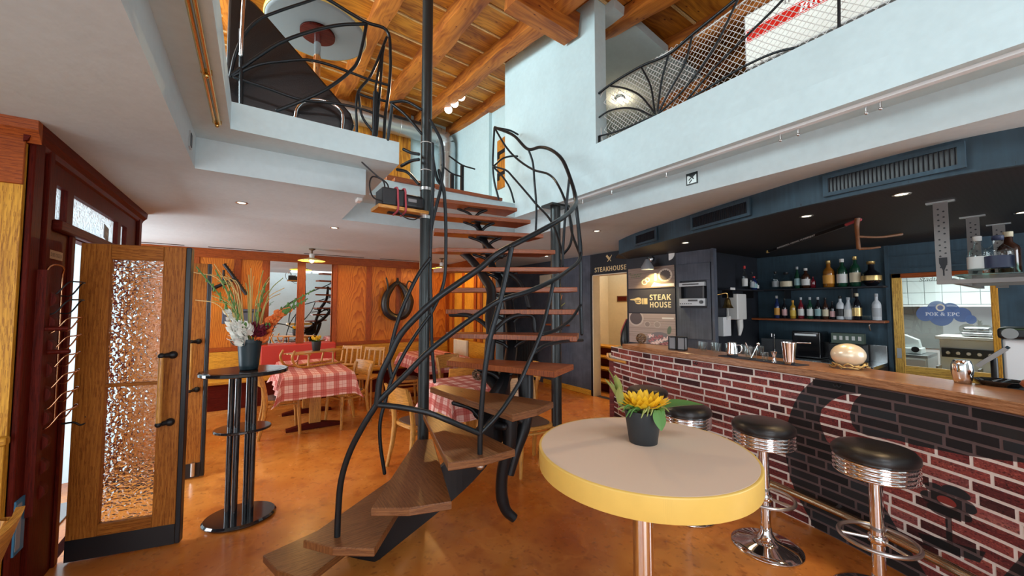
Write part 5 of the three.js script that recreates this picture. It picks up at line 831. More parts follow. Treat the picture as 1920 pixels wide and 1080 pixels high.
// ---------- stools ----------
function barStool(label) {
  const t = thing('bar_stool', label, 'stool', [0, 0, 0], 0, 'chrome bar stools');
  mesh(t, 'seat_cushion', lathe([[0, 0.835], [0.12, 0.833], [0.165, 0.822], [0.185, 0.8], [0.186, 0.775], [0.178, 0.762], [0, 0.762]], 44), M.leather);
  const band = [[0.06, 0.665]]; for (let i = 0; i < 4; i++) { const y = 0.672 + i * 0.023; band.push([0.172, y], [0.182, y + 0.006], [0.182, y + 0.014], [0.172, y + 0.02]); } band.push([0.17, 0.766], [0, 0.766]);
  mesh(t, 'chrome_band', lathe(band, 48), M.chrome);
  mesh(t, 'column', [cyl([0, 0.05, 0], [0, 0.67, 0], 0.03, 0.03, 24)], M.chrome); mesh(t, 'lower_sleeve', lathe([[0.031, 0.3], [0.042, 0.31], [0.042, 0.34], [0.031, 0.35]], 24), M.chrome);
  const f = mesh(t, 'foot_ring', [ring(0.165, 0.011, [0, 0.325, 0], 48, 10)], M.satin); mesh(f, 'spoke', [0, 120, 240].map((a) => cyl([0.035 * Math.cos(a * DEG), 0.325, 0.035 * Math.sin(a * DEG)], [0.16 * Math.cos(a * DEG), 0.325, 0.16 * Math.sin(a * DEG)], 0.008)), M.satin);
  mesh(t, 'base', lathe([[0, 0.14], [0.03, 0.135], [0.036, 0.1], [0.055, 0.06], [0.1, 0.04], [0.17, 0.026], [0.205, 0.012], [0.208, 0], [0, 0]], 48), M.chrome);
  return t;
}
const K0 = barStool('chrome bar stool with black seat, nearest the camera beside the painted flower'); K0.position.set(2.87, 0, -0.653);
copy(K0, [2.87, 0, -1.21], 0.5, 'chrome bar stool with black seat, right of the round table'); copy(K0, [2.826, 0, -1.74], 1.1, 'chrome bar stool half hidden behind the sunflower leaf'); copy(K0, [3.12, 0, -2.31], 1.7, 'chrome bar stool farthest along the bar, behind the sunflowers');
// ---------- round standing table with sunflowers ----------
{
  const t = thing('round_table', 'round standing table with taupe top and yellow rim', 'table', [1.25, 0, -0.955]);
  mesh(t, 'table_top', lathe([[0, 1.0], [0.385, 1.0], [0.387, 1.058], [0.385, 1.06], [0, 1.06]], 72), M.laminate);
  mesh(t, 'edge_band', lathe([[0.386, 0.985], [0.395, 0.985], [0.396, 1.055], [0.393, 1.0595], [0.386, 1.059]], 72), M.yellowRim); mesh(t, 'loose_strip', [new THREE.CylinderGeometry(0.4, 0.4, 0.085, 6, 1, true, 205 * DEG + 0.35, 0.14).translate(0, 1.0, 0)], mat(col(0.86, 0.56, 0.13), 0.4, 0, { side: THREE.DoubleSide }));
  mesh(t, 'column', cyl([0, 0.02, 0], [0, 1.0, 0], 0.0375, 0.0375, 28), M.chrome); mesh(t, 'base', lathe([[0, 0.06], [0.045, 0.055], [0.06, 0.035], [0.24, 0.018], [0.25, 0], [0, 0]], 40), M.chrome);
  const p = flowerPot('sunflower_pot', 'black pot of sunflowers on the round table', [1.3, 1.0605, -0.985], 0.072, 0.128, M.darkpot);
  const h = mesh(p, 'flower_head', lathe([[0, 0.155], [0.05, 0.15], [0.06, 0.138], [0, 0.13]], 24), M.twig);
  for (const [n, L, lift, y, r0] of [[22, 0.062, 0.95, 0.142, 0.052], [20, 0.058, 0.6, 0.146, 0.05], [16, 0.05, 0.35, 0.148, 0.04]]) for (let i = 0; i < n; i++) { const a = i / n * 6.283 + y * 40, g = petals(1, L, 0.024, lift, 0.12)[0].rotateY(-0); mesh(h, 'petal', g.translate(0, 0, r0).rotateY(a).translate(0, y, 0), M.petalY); }
  for (let i = 0; i < 30; i++) { const a = i * 0.77, r = rr(0.055, 0.085), y = rr(0.125, 0.145); mesh(p, 'sepal', taper([[r * 0.7 * Math.cos(a), y, r * 0.7 * Math.sin(a)], [r * 1.05 * Math.cos(a + 0.1), y + rr(0, 0.012), r * 1.05 * Math.sin(a + 0.1)], [r * 1.25 * Math.cos(a + 0.25), y - rr(0.0, 0.03), r * 1.25 * Math.sin(a + 0.25)]], [0.006, 0.005, 0.0015], 8, 5), i % 2 ? M.leafPale : M.leaf); }
  const big = (L, w, yaw, lift, m, at) => { const s = new THREE.PlaneGeometry(w, L, 6, 10).translate(0, L / 2, 0), q = s.attributes.position; for (let k = 0; k < q.count; k++) { const t2 = q.getY(k) / L; q.setX(k, q.getX(k) * Math.pow(Math.sin(Math.PI * Math.min(0.985, 0.1 + t2 * 0.9)), 0.8)); q.setZ(k, -Math.abs(q.getX(k)) * 0.35 + 0.12 * t2 * t2 * L); } s.rotateX(lift); s.rotateY(yaw); s.computeVertexNormals(); mesh(p, 'leaf', s.translate(...at), m); };
  big(0.19, 0.1, 52 * DEG, 1.32, M.leaf, [0.05, 0.12, 0.02]); big(0.075, 0.05, -30 * DEG, 2.5, M.leaf, [-0.01, 0.14, 0.07]);
  for (let i = 0; i < 9; i++) big(rr(0.09, 0.14), 0.03, (-165 + i * 14) * DEG, 0.3 + 0.12 * (i % 3), M.leafPale, [-0.075, 0.14 + 0.012 * (i % 4), -0.05]);
  mesh(p, 'stem', [tube([[0.01, 0.05, 0], [0, 0.1, 0.0], [0, 0.135, 0.0]], 0.008), tube([[-0.01, 0.08, 0], [-0.05, 0.13, -0.03], [-0.08, 0.19, -0.055]], 0.006)], M.leaf);
}
// ---------- posters, lettering, cupboard ----------
{
  const cleaver = (c, x, y, s) => { c.save(); c.translate(x, y); c.scale(s, s); c.fillStyle = '#d8bd86'; c.save(); c.rotate(0.75); c.fillRect(-4, 0, 8, 34); c.beginPath(); c.moveTo(-4, 0); c.lineTo(9, -6); c.lineTo(4, -44); c.lineTo(-4, -52); c.fill(); c.restore(); c.save(); c.rotate(-0.75); c.fillRect(-4, 0, 8, 34); c.fillRect(-12, -52, 24, 50); c.restore(); c.restore(); };
  const art = canvasTex(1024, 432, (c, w, h) => { c.fillStyle = '#10151f'; c.fillRect(0, 0, w, h); cleaver(c, 500, 130, 2.1); c.fillStyle = '#dcc08c'; c.font = 'bold 138px sans-serif'; c.textAlign = 'center'; c.fillText('STEAKHOUSE', w / 2, 380, 980); });
  const s = thing('doorway_sign', 'dark sign with crossed cleavers and STEAKHOUSE lettering over the doorway', 'sign', [5.07, 2.345, -4.46]);
  mesh(s, 'board', bb(-0.012, 0.01, -0.18, 0.2, -0.46, 0.46), M.slateDark); mesh(s, 'print', new THREE.PlaneGeometry(0.86, 0.363).rotateY(-Math.PI / 2).translate(-0.0125, 0.01, 0), mat(0xffffff, 0.6, 0, { map: art }));
  const hand = (c, x, y, k) => { c.save(); c.translate(x, y); c.scale(k, k); c.fillStyle = '#d8bd86'; c.beginPath(); c.moveTo(0, 6); c.lineTo(60, 0); c.lineTo(84, -8); c.quadraticCurveTo(130, -22, 150, 6); c.lineTo(150, 60); c.quadraticCurveTo(100, 78, 70, 50); c.lineTo(58, 22); c.lineTo(4, 18); c.fill(); c.fillRect(158, -2, 70, 70); c.strokeStyle = '#2c2a2c'; c.lineWidth = 5; for (const a of [84, 102, 120]) { c.beginPath(); c.arc(a, 34, 15, 0, 7); c.stroke(); } c.beginPath(); c.moveTo(180, -2); c.lineTo(180, 68); c.stroke(); c.restore(); };
  const planks = (c, w, h, base) => { c.fillStyle = base; c.fillRect(0, 0, w, h); for (let i = 0; i < 60; i++) { c.globalAlpha = 0.12; c.fillStyle = i % 2 ? '#2a2020' : '#d0bcae'; c.fillRect(0, (i * 97) % h, w, 2 + (i * 7) % 9); } c.globalAlpha = 0.55; c.fillStyle = '#3a2e2c'; for (let i = 1; i < 4; i++) c.fillRect(0, h * i / 4, w, 3); c.globalAlpha = 1; };
  const plateRing = (c, x, y, r, f = '#3c3434') => { c.fillStyle = '#b8a8a0'; c.beginPath(); c.arc(x, y, r, 0, 7); c.fill(); c.fillStyle = f; c.beginPath(); c.arc(x, y, r * 0.8, 0, 7); c.fill(); };
  const P1 = canvasTex(640, 300, (c, w, h) => { planks(c, w, h, '#8a7264'); plateRing(c, 520, 130, 92, '#4a3c38'); c.fillStyle = '#c8b49c'; for (let i = 0; i < 16; i++) { const a = i * 0.4; c.beginPath(); c.arc(520 + 78 * Math.cos(a), 130 + 78 * Math.sin(a), 12, 0, 7); c.fill(); } c.strokeStyle = '#efe4b8'; c.lineWidth = 14; for (const [x, y, r] of [[240, 210, 34], [280, 180, 28]]) { c.beginPath(); c.arc(x, y, r, 0, 7); c.stroke(); } c.fillStyle = '#ece6d8'; c.beginPath(); c.moveTo(330, 280); c.lineTo(370, 220); c.lineTo(470, 250); c.lineTo(630, 246); c.lineTo(630, 286); c.fill(); c.fillStyle = '#e8d0c0'; c.fillRect(378, 90, 30, 110); c.fillStyle = '#5a6440'; for (let i = 0; i < 14; i++) { c.beginPath(); c.ellipse(30 + i * 12, 70 + (i * 29) % 60, 12, 6, i, 0, 7); c.fill(); } });
  const P2 = canvasTex(640, 300, (c, w, h) => { c.fillStyle = '#37343a'; c.fillRect(0, 0, w, h); hand(c, 22, 116, 1.12); c.fillStyle = '#d8c8a0'; c.font = 'bold 98px sans-serif'; c.fillText('STEAK', 304, 140, 290); c.fillText('HOUSE', 304, 234, 290); });
  const P3 = canvasTex(640, 420, (c, w, h) => { planks(c, w, h, '#a8948c'); plateRing(c, 106, 70, 112, '#54484a'); plateRing(c, 270, 150, 42, '#8a7a74'); plateRing(c, 404, 150, 46, '#9a8a82'); c.fillStyle = '#5e6c58'; c.beginPath(); c.ellipse(560, 220, 26, 56, 0.2, 0, 7); c.fill(); c.fillStyle = '#d8d0c8'; c.fillRect(470, 50, 150, 20); c.fillStyle = '#7a7276'; c.beginPath(); c.ellipse(420, 390, 170, 140, -0.2, 3.1, 6.4); c.fill(); for (let i = 0; i < 60; i++) { c.fillStyle = ['#e0b8b4', '#b8787c', '#f0d8d2', '#8e5458'][i % 4]; c.beginPath(); c.ellipse(290 + (i * 53) % 270, 300 + (i * 37) % 120, 22, 10, i, 0, 7); c.fill(); } });
  const arts = [[P1, 1.875, 2.19, 'poster of onion rings and a plate lit by the wall lamp'], [P2, 1.51, 1.86, 'dark poster with a pointing hand and STEAK HOUSE lettering'], [P3, 1.05, 1.5, 'poster of raw meat and bowls on boards above the bar end']];
  for (const [a, y0, y1, l] of arts) { const p = thing('wall_poster', l, 'poster', [4.87, (y0 + y1) / 2, -3.51], 0, 'posters on the bar pier'); mesh(p, 'panel', bb(-0.012, 0, -(y1 - y0) / 2, (y1 - y0) / 2, -0.4, 0.4), M.slateDark); mesh(p, 'print', new THREE.PlaneGeometry(0.796, y1 - y0 - 0.004).rotateY(-Math.PI / 2).translate(-0.0125, 0, 0), mat(0xffffff, 0.55, 0, { map: a })); }
  const wl = thing('wall_lamp', 'grey bell shaped wall lamp shining on the upper poster', 'lamp', [4.86, 2.26, -3.44]);
  mesh(wl, 'mount', lathe([[0, 0], [0.04, 0], [0.042, 0.02], [0, 0.025]], 20).rotateZ(Math.PI / 2).translate(0, 0.05, -0.05), M.satin); mesh(wl, 'arm', tube([[-0.02, 0.05, -0.05], [-0.1, 0.06, -0.04], [-0.16, 0.02, 0]], 0.008), M.satin);
  mesh(wl, 'shade', lathe([[0.02, 0.03], [0.03, 0.02], [0.05, -0.02], [0.085, -0.08], [0.09, -0.12], [0.086, -0.12], [0.08, -0.08], [0.045, -0.02], [0.02, 0.02]], 28, [-0.16, 0, 0]), M.grey); mesh(wl, 'bulb', ball(0.035, [-0.16, -0.07, 0]), glow(1, 0.9, 0.62, 8));
  const wll = new THREE.SpotLight(0xffe6a0, 3.0, 0, 1.0, 0.5); wll.position.set(4.7, 2.19, -3.44); wll.target.position.set(4.8, 1.2, -3.44); wll.castShadow = true; scene.add(wll, wll.target);
  solo('half_moon_disc', 'white half disc high on the poster pier below the bar ceiling', 'sign', new THREE.CylinderGeometry(0.09, 0.09, 0.008, 28, 1, false, 0, Math.PI).rotateZ(Math.PI / 2).rotateX(Math.PI / 2).translate(4.864, 2.35, -3.2), M.plastic);
  const cb = thing('wall_cupboard', 'slate grey cupboard with a stereo niche beside the posters', 'cupboard', [4.86, 0, -2.82]);
  mesh(cb, 'carcass', bb(0, 0.05, 0.0, 2.35, -0.27, 0.27), M.slateWall); mesh(cb, 'door', rbb(-0.02, 0, 1.17, 1.58, -0.24, 0.22, 0.004), M.slateWall); mesh(cb, 'door', rbb(-0.02, 0, 1.95, 2.18, -0.24, 0.22, 0.004), M.slateWall); mesh(cb, 'frame', [bb(-0.02, 0, 1.58, 1.95, 0.17, 0.22), bb(-0.02, 0, 1.58, 1.95, -0.24, -0.2), bb(-0.03, 0, 0, 2.35, 0.24, 0.27)], M.slateWall); mesh(cb, 'niche', bb(-0.001, 0.001, 1.58, 1.95, -0.2, 0.17), M.slateDark);
  const sa = thing('stereo_amplifier', 'silver stereo amplifier in the cupboard niche', 'amplifier', [4.86, 1.61, -2.835]); mesh(sa, 'case', rbb(-0.06, -0.003, 0, 0.1, -0.18, 0.18, 0.004), M.hifi); mesh(sa, 'knob', cyl([-0.06, 0.05, 0.13], [-0.075, 0.05, 0.13], 0.022), M.black); mesh(sa, 'display', bb(-0.062, -0.06, 0.06, 0.085, -0.05, 0.08), M.black); mesh(sa, 'buttons', [...Array(6)].map((_, i) => box(0.004, 0.012, 0.016, -0.061, 0.03, -0.16 + i * 0.03)), M.black);
  const sc = thing('disc_player', 'thin silver disc player on top of the niche', 'player', [4.86, 1.87, -2.835]); mesh(sc, 'case', rbb(-0.06, -0.003, 0, 0.055, -0.18, 0.18, 0.004), M.hifi); mesh(sc, 'tray', bb(-0.062, -0.06, 0.02, 0.036, -0.13, 0.1), M.black); for (const z of [-0.16, 0.16]) mesh(sc, 'foot', bb(-0.06, -0.003, -0.158, 0, z - 0.012, z + 0.012), M.black);
  // items on the dark side wall
  const W = -2.74;
  const tb = thing('thermostat', 'white switch box beside the cupboard', 'switch', [5.05, 2.09, W]); mesh(tb, 'case', rbb(-0.05, 0.05, -0.065, 0.065, 0, 0.05, 0.006), M.plastic);
  const be = thing('ship_bell', 'brass bell on a bracket at the dark bar wall', 'bell', [5.3, 1.58, W + 0.12]); mesh(be, 'bell', lathe([[0, 0.14], [0.02, 0.138], [0.035, 0.11], [0.042, 0.06], [0.06, 0.02], [0.075, 0.0], [0.07, 0.0], [0.055, 0.022], [0.038, 0.06], [0.03, 0.1], [0, 0.12]], 28), M.brass); mesh(be, 'bracket', tube([[-0.12, 0.17, -0.12], [-0.08, 0.19, -0.06], [-0.02, 0.2, 0], [0, 0.14, 0]], 0.01), M.brass); mesh(be, 'pull_cord', cyl([0, 0, 0], [0.01, -0.12, 0], 0.006), M.plastic);
  const pd = thing('paper_dispenser', 'white paper towel dispenser on the dark bar wall', 'dispenser', [5.62, 1.42, W]); mesh(pd, 'case', rbb(-0.13, 0.13, 0, 0.36, 0, 0.16, 0.015, 2), M.plastic); mesh(pd, 'paper', taper([[0.03, 0, 0.1], [0.02, -0.12, 0.11], [-0.02, -0.22, 0.12]], [0.05, 0.045, 0.02], 8, 4, 1), M.plastic);
  const so = thing('glove_box', 'white box hanging below the bell', 'box', [5.32, 1.2, W]); mesh(so, 'case', rbb(-0.1, 0.1, 0, 0.26, 0, 0.1, 0.006), M.whiteGloss); mesh(so, 'cloth', bb(-0.02, 0.08, 0.22, 0.27, 0.1, 0.11), M.plastic);
}
// ---------- bottles ----------
const glassOf = (r, g, b) => mat(col(r, g, b), 0.06, 0, { clearcoat: 0.5, clearcoatRoughness: 0.03, specularIntensity: 1 });
const BG = { clear: mat(col(0.95, 0.98, 0.98), 0.02, 0, { transmission: 1, thickness: 0, ior: 1.45 }), green: glassOf(0.01, 0.055, 0.03), amber: glassOf(0.30, 0.11, 0.012), brown: glassOf(0.05, 0.018, 0.01), dark: glassOf(0.008, 0.008, 0.012), red: glassOf(0.18, 0.01, 0.02), frost: mat(col(0.62, 0.66, 0.7), 0.35), blue: glassOf(0.015, 0.03, 0.12), honey: glassOf(0.5, 0.28, 0.03) };
const LAB = { white: mat(col(0.74, 0.74, 0.72), 0.6), cream: mat(col(0.72, 0.64, 0.46), 0.6), orange: mat(col(0.75, 0.36, 0.06), 0.5), yellow: mat(col(0.8, 0.55, 0.08), 0.5), pink: mat(col(0.72, 0.42, 0.42), 0.6), gold: M.gold, teal: mat(col(0.3, 0.48, 0.5), 0.5), grey: mat(col(0.42, 0.45, 0.48), 0.5), black: M.black, red: mat(col(0.55, 0.03, 0.03), 0.4), navy: mat(col(0.025, 0.035, 0.08), 0.5) };
const SHAPES = { round: (r, h) => [[0, 0], [r, 0.004], [r, h * 0.58], [r * 0.85, h * 0.66], [r * 0.38, h * 0.76], [r * 0.34, h * 0.95], [r * 0.4, h * 0.955], [r * 0.4, h * 0.98], [0, h * 0.98]], tall: (r, h) => [[0, 0], [r, 0.004], [r, h * 0.5], [r * 0.8, h * 0.62], [r * 0.32, h * 0.78], [r * 0.3, h * 0.97], [0, h * 0.97]], squat: (r, h) => [[0, 0], [r, 0.005], [r * 1.05, h * 0.35], [r, h * 0.6], [r * 0.45, h * 0.7], [r * 0.35, h * 0.95], [0, h * 0.95]], cone: (r, h) => [[0, 0], [r * 0.8, 0.004], [r, h * 0.2], [r * 0.95, h * 0.45], [r * 0.35, h * 0.8], [r * 0.28, h * 0.96], [0, h * 0.96]], orb: (r, h) => [[0, 0], [r * 0.5, 0.004], [r * 0.9, h * 0.16], [r, h * 0.34], [r * 0.85, h * 0.52], [r * 0.35, h * 0.66], [r * 0.28, h * 0.9], [r * 0.34, h * 0.95], [0, h * 0.96]] };
function bottle(at, shape, r, h, glass, lab, cap, label, group) {
  const b = thing('bottle', label, 'bottle', at, 0, group), seg = 22;
  mesh(b, 'body', lathe(SHAPES[shape](r, h), seg), BG[glass]);
  if (lab) { const lo = shape === 'orb' ? [h * 0.22, h * 0.42] : [h * 0.14, h * 0.46], R = r * (shape === 'cone' ? 1.0 : shape === 'squat' ? 1.055 : 1.012); mesh(b, 'label', lathe([[R - 0.002, lo[0]], [R + 0.0012, lo[0] + 0.002], [R + 0.0012, lo[1] - 0.002], [R - 0.002, lo[1]]], seg), LAB[lab]); }
  if (cap) mesh(b, 'cap', lathe([[0, h * 0.88], [r * 0.42, h * 0.88], [r * 0.44, h * 0.995], [r * 0.36, h], [0, h]], 16), LAB[cap] ?? M.black);
  return b;
}
{
  const up = thing('bottle_shelf', 'upper dark bottle shelf on the slate bar wall', 'shelf', [6.36, 1.855, -1.98]); mesh(up, 'board', rbb(-0.11, 0.12, -0.02, 0, -0.7, 0.71, 0.003), M.slateDark, { grain: 'z' }); for (const z of [-0.33, 0.41]) mesh(up, 'bracket', bb(-0.08, 0.12, -0.14, -0.02, z, z + 0.01), M.iron);
  const lo = thing('bottle_shelf', 'lower brown wooden bottle shelf on the slate bar wall', 'shelf', [6.36, 1.43, -2.0]); mesh(lo, 'board', rbb(-0.12, 0.12, -0.03, 0, -0.74, 0.73, 0.004), M.treadRed, { grain: 'z' }); mesh(lo, 'bracket', tube([[0.1, -0.03, 0.58], [0.02, -0.06, 0.56], [0.06, -0.13, 0.56], [0.1, -0.05, 0.54]], 0.009), M.satin);
  const sd = thing('side_shelf', 'dark shelf on the side bar wall under the red capped bottle', 'shelf', [5.7, 1.845, -2.74]); mesh(sd, 'board', rbb(-0.5, 0.5, -0.02, 0, 0, 0.2, 0.003), M.slateDark); for (const x of [-0.3, 0.3]) mesh(sd, 'bracket', bb(x, x + 0.02, -0.12, -0.02, 0, 0.14), M.iron); mesh(sd, 'price_tag', bb(-0.48, -0.36, -0.02, 0.01, 0.2, 0.205), M.plastic);
  const ub = [[-2.444, 'round', 0.045, 0.26, 'clear', 'grey', 'black', 'small clear bottle at the far left of the upper shelf'], [-2.308, 'squat', 0.07, 0.24, 'clear', 'cream', 'black', 'squat bottle with a cream label on the upper shelf'], [-2.172, 'tall', 0.035, 0.31, 'green', 'teal', 'grey', 'slim green bottle with a silver neck on the upper shelf'], [-2.071, 'round', 0.05, 0.28, 'brown', 'white', 'white', 'dark bottle with a small white label on the upper shelf'], [-1.816, 'round', 0.062, 0.36, 'amber', 'orange', 'gold', 'amber whisky bottle with an orange label on the upper shelf'], [-1.675, 'round', 0.055, 0.37, 'green', 'white', 'white', 'green bottle with a white cap and label on the upper shelf'], [-1.544, 'round', 0.055, 0.39, 'green', 'cream', 'gold', 'green bottle with a cream label on the upper shelf'], [-1.392, 'orb', 0.095, 0.31, 'dark', 'gold', 'gold', 'round black bottle with a gold label on the upper shelf'], [-1.99, 'round', 0.03, 0.16, 'red', null, null, 'tiny red bottle on the upper shelf']];
  for (const [z, ...a] of ub) bottle([6.35, 1.856, z], a[0], a[1], a[2], a[3], a[4], a[5], a[6], 'bottles on the upper shelf');
  const lb = [[-2.437, 'tall', 0.045, 0.33, 'blue', 'orange', 'white', 'bottle with an orange and blue label at the left of the lower shelf'], [-2.342, 'tall', 0.04, 0.29, 'dark', 'pink', 'black', 'dark bottle with a small pink label on the lower shelf'], [-2.237, 'round', 0.045, 0.26, 'honey', 'yellow', 'orange', 'honey yellow bottle on the lower shelf'], [-2.141, 'tall', 0.045, 0.3, 'red', 'white', 'grey', 'dark red liqueur bottle with a silver stopper on the lower shelf'], [-2.036, 'tall', 0.045, 0.3, 'green', 'white', 'grey', 'green liqueur bottle with a silver stopper on the lower shelf'], [-1.946, 'tall', 0.045, 0.3, 'dark', 'teal', 'grey', 'black liqueur bottle with a silver stopper on the lower shelf'], [-1.864, 'tall', 0.043, 0.29, 'brown', 'cream', 'black', 'brown bottle with a round cream label on the lower shelf'], [-1.79, 'round', 0.035, 0.24, 'dark', 'pink', 'black', 'small dark bottle with a pink label on the lower shelf'], [-1.707, 'round', 0.055, 0.31, 'frost', 'black', 'black', 'frosted bottle with black lettering on the lower shelf'], [-1.626, 'cone', 0.06, 0.29, 'frost', 'white', 'grey', 'pale skull patterned bottle on the lower shelf'], [-1.542, 'tall', 0.06, 0.34, 'dark', 'gold', 'cream', 'large black bottle with a gold crest on the lower shelf'], [-1.357, 'round', 0.055, 0.33, 'frost', 'grey', 'grey', 'silver bottle at the right end of the lower shelf']];
  for (const [z, ...a] of lb) bottle([6.35, 1.431, z], a[0], a[1] * 0.78, a[2], a[3], a[4], a[5], a[6], 'bottles on the lower shelf');
  const sb = [[5.8, 'tall', 0.036, 0.34, 'clear', 'white', 'red', 'clear bottle with a red cap on the dark side shelf'], [6.02, 'tall', 0.03, 0.26, 'clear', 'grey', 'black', 'small clear bottle on the dark side shelf'], [6.08, 'round', 0.04, 0.2, 'blue', 'teal', 'red', 'bottle with a teal label and red cap on the side shelf'], [6.16, 'round', 0.03, 0.16, 'dark', 'white', 'black', 'small black bottle with a white triangle label on the side shelf']];
  for (const [x, ...a] of sb) bottle([x, 1.846, -2.62], a[0], a[1], a[2], a[3], a[4], a[5], a[6], 'bottles on the side shelf');
  for (let i = 0; i < 2; i++) solo('shot_glass', ['shot glass at the right of the lower shelf, the left one', 'shot glass at the right of the lower shelf, the right one'][i], 'glass', lathe([[0, 0], [0.02, 0], [0.025, 0.055], [0.022, 0.055], [0.017, 0.008], [0, 0.008]], 16, [6.33, 1.431, -1.475 + i * 0.045]), BG.clear);
}
// hanging glass shelf
{
  const s = thing('hanging_shelf', 'glass bottle shelf hung on perforated steel straps above the bar', 'shelf');
  const strap = (x, z, y0) => { const h = []; for (let i = 0; i < 22; i++) h.push(cyl([x - 0.002, 2.3 - i * 0.02 - (i > 9 ? 0.02 : 0), z + (i % 2 ? 0.014 : -0.012)], [x - 0.0055, 2.3 - i * 0.02 - (i > 9 ? 0.02 : 0), z + (i % 2 ? 0.014 : -0.012)], 0.006, 0.006, 8)); const m = mesh(s, 'strap', bb(x - 0.004, x + 0.004, y0, 2.355, z - 0.036, z + 0.036), M.strapSteel); mesh(m, 'strap_holes', h, M.black); mesh(s, 'ceiling_foot', bb(x - 0.02, x + 0.02, 2.345, 2.355, z - 0.07, z + 0.07), M.satin); mesh(m, 'glass_cutout', slab([[-0.02, 1.95], [0.02, 1.95], [0.02, 1.91], [0.004, 1.86], [0.004, 1.82], [-0.004, 1.82], [-0.004, 1.86], [-0.02, 1.91]], -0.006, -0.0045).rotateY(Math.PI / 2).translate(x, 0, z), M.slateDark); };
  strap(4.06, -0.505, 1.77); strap(4.94, -0.44, 1.77); strap(5.6, -0.35, 1.77);
  mesh(s, 'glass_plate', rbb(4.08, 5.7, 1.815, 1.827, -0.46, 0.3, 0.003), mat(col(0.45, 0.68, 0.6), 0.03, 0, { transmission: 1, thickness: 0, ior: 1.5 }));
  mesh(s, 'frame_bar', [bb(4.04, 4.09, 1.76, 1.79, -0.54, 0.35), bb(4.93, 4.97, 1.77, 1.8, -0.5, 0.3), bb(4.08, 5.7, 1.77, 1.8, -0.5, -0.46)], M.strapSteel);
  const H = [[4.22, -0.36, 'squat', 0.05, 0.27, 'clear', 'white', 'white', 'clear spirit bottle with a white label at the left of the hanging shelf'], [4.2, -0.27, 'round', 0.065, 0.26, 'clear', 'navy', 'navy', 'square shouldered bottle with a blue label on the hanging shelf'], [4.46, -0.24, 'round', 0.055, 0.31, 'brown', null, 'cream', 'brown bottle with a cork on the hanging shelf'], [4.2, -0.1, 'round', 0.058, 0.28, 'clear', 'grey', 'red', 'textured bottle with a red cap on the hanging shelf'], [4.48, -0.06, 'round', 0.05, 0.3, 'green', 'white', 'white', 'green bottle at the right of the hanging shelf'], [4.45, -0.38, 'tall', 0.045, 0.3, 'clear', 'grey', 'black', 'tall clear bottle behind the others on the hanging shelf']];
  for (const [x, z, ...a] of H) bottle([x, 1.8275, z], a[0], a[1], a[2], a[3], a[4], a[5], a[6], 'bottles on the hanging shelf');
}
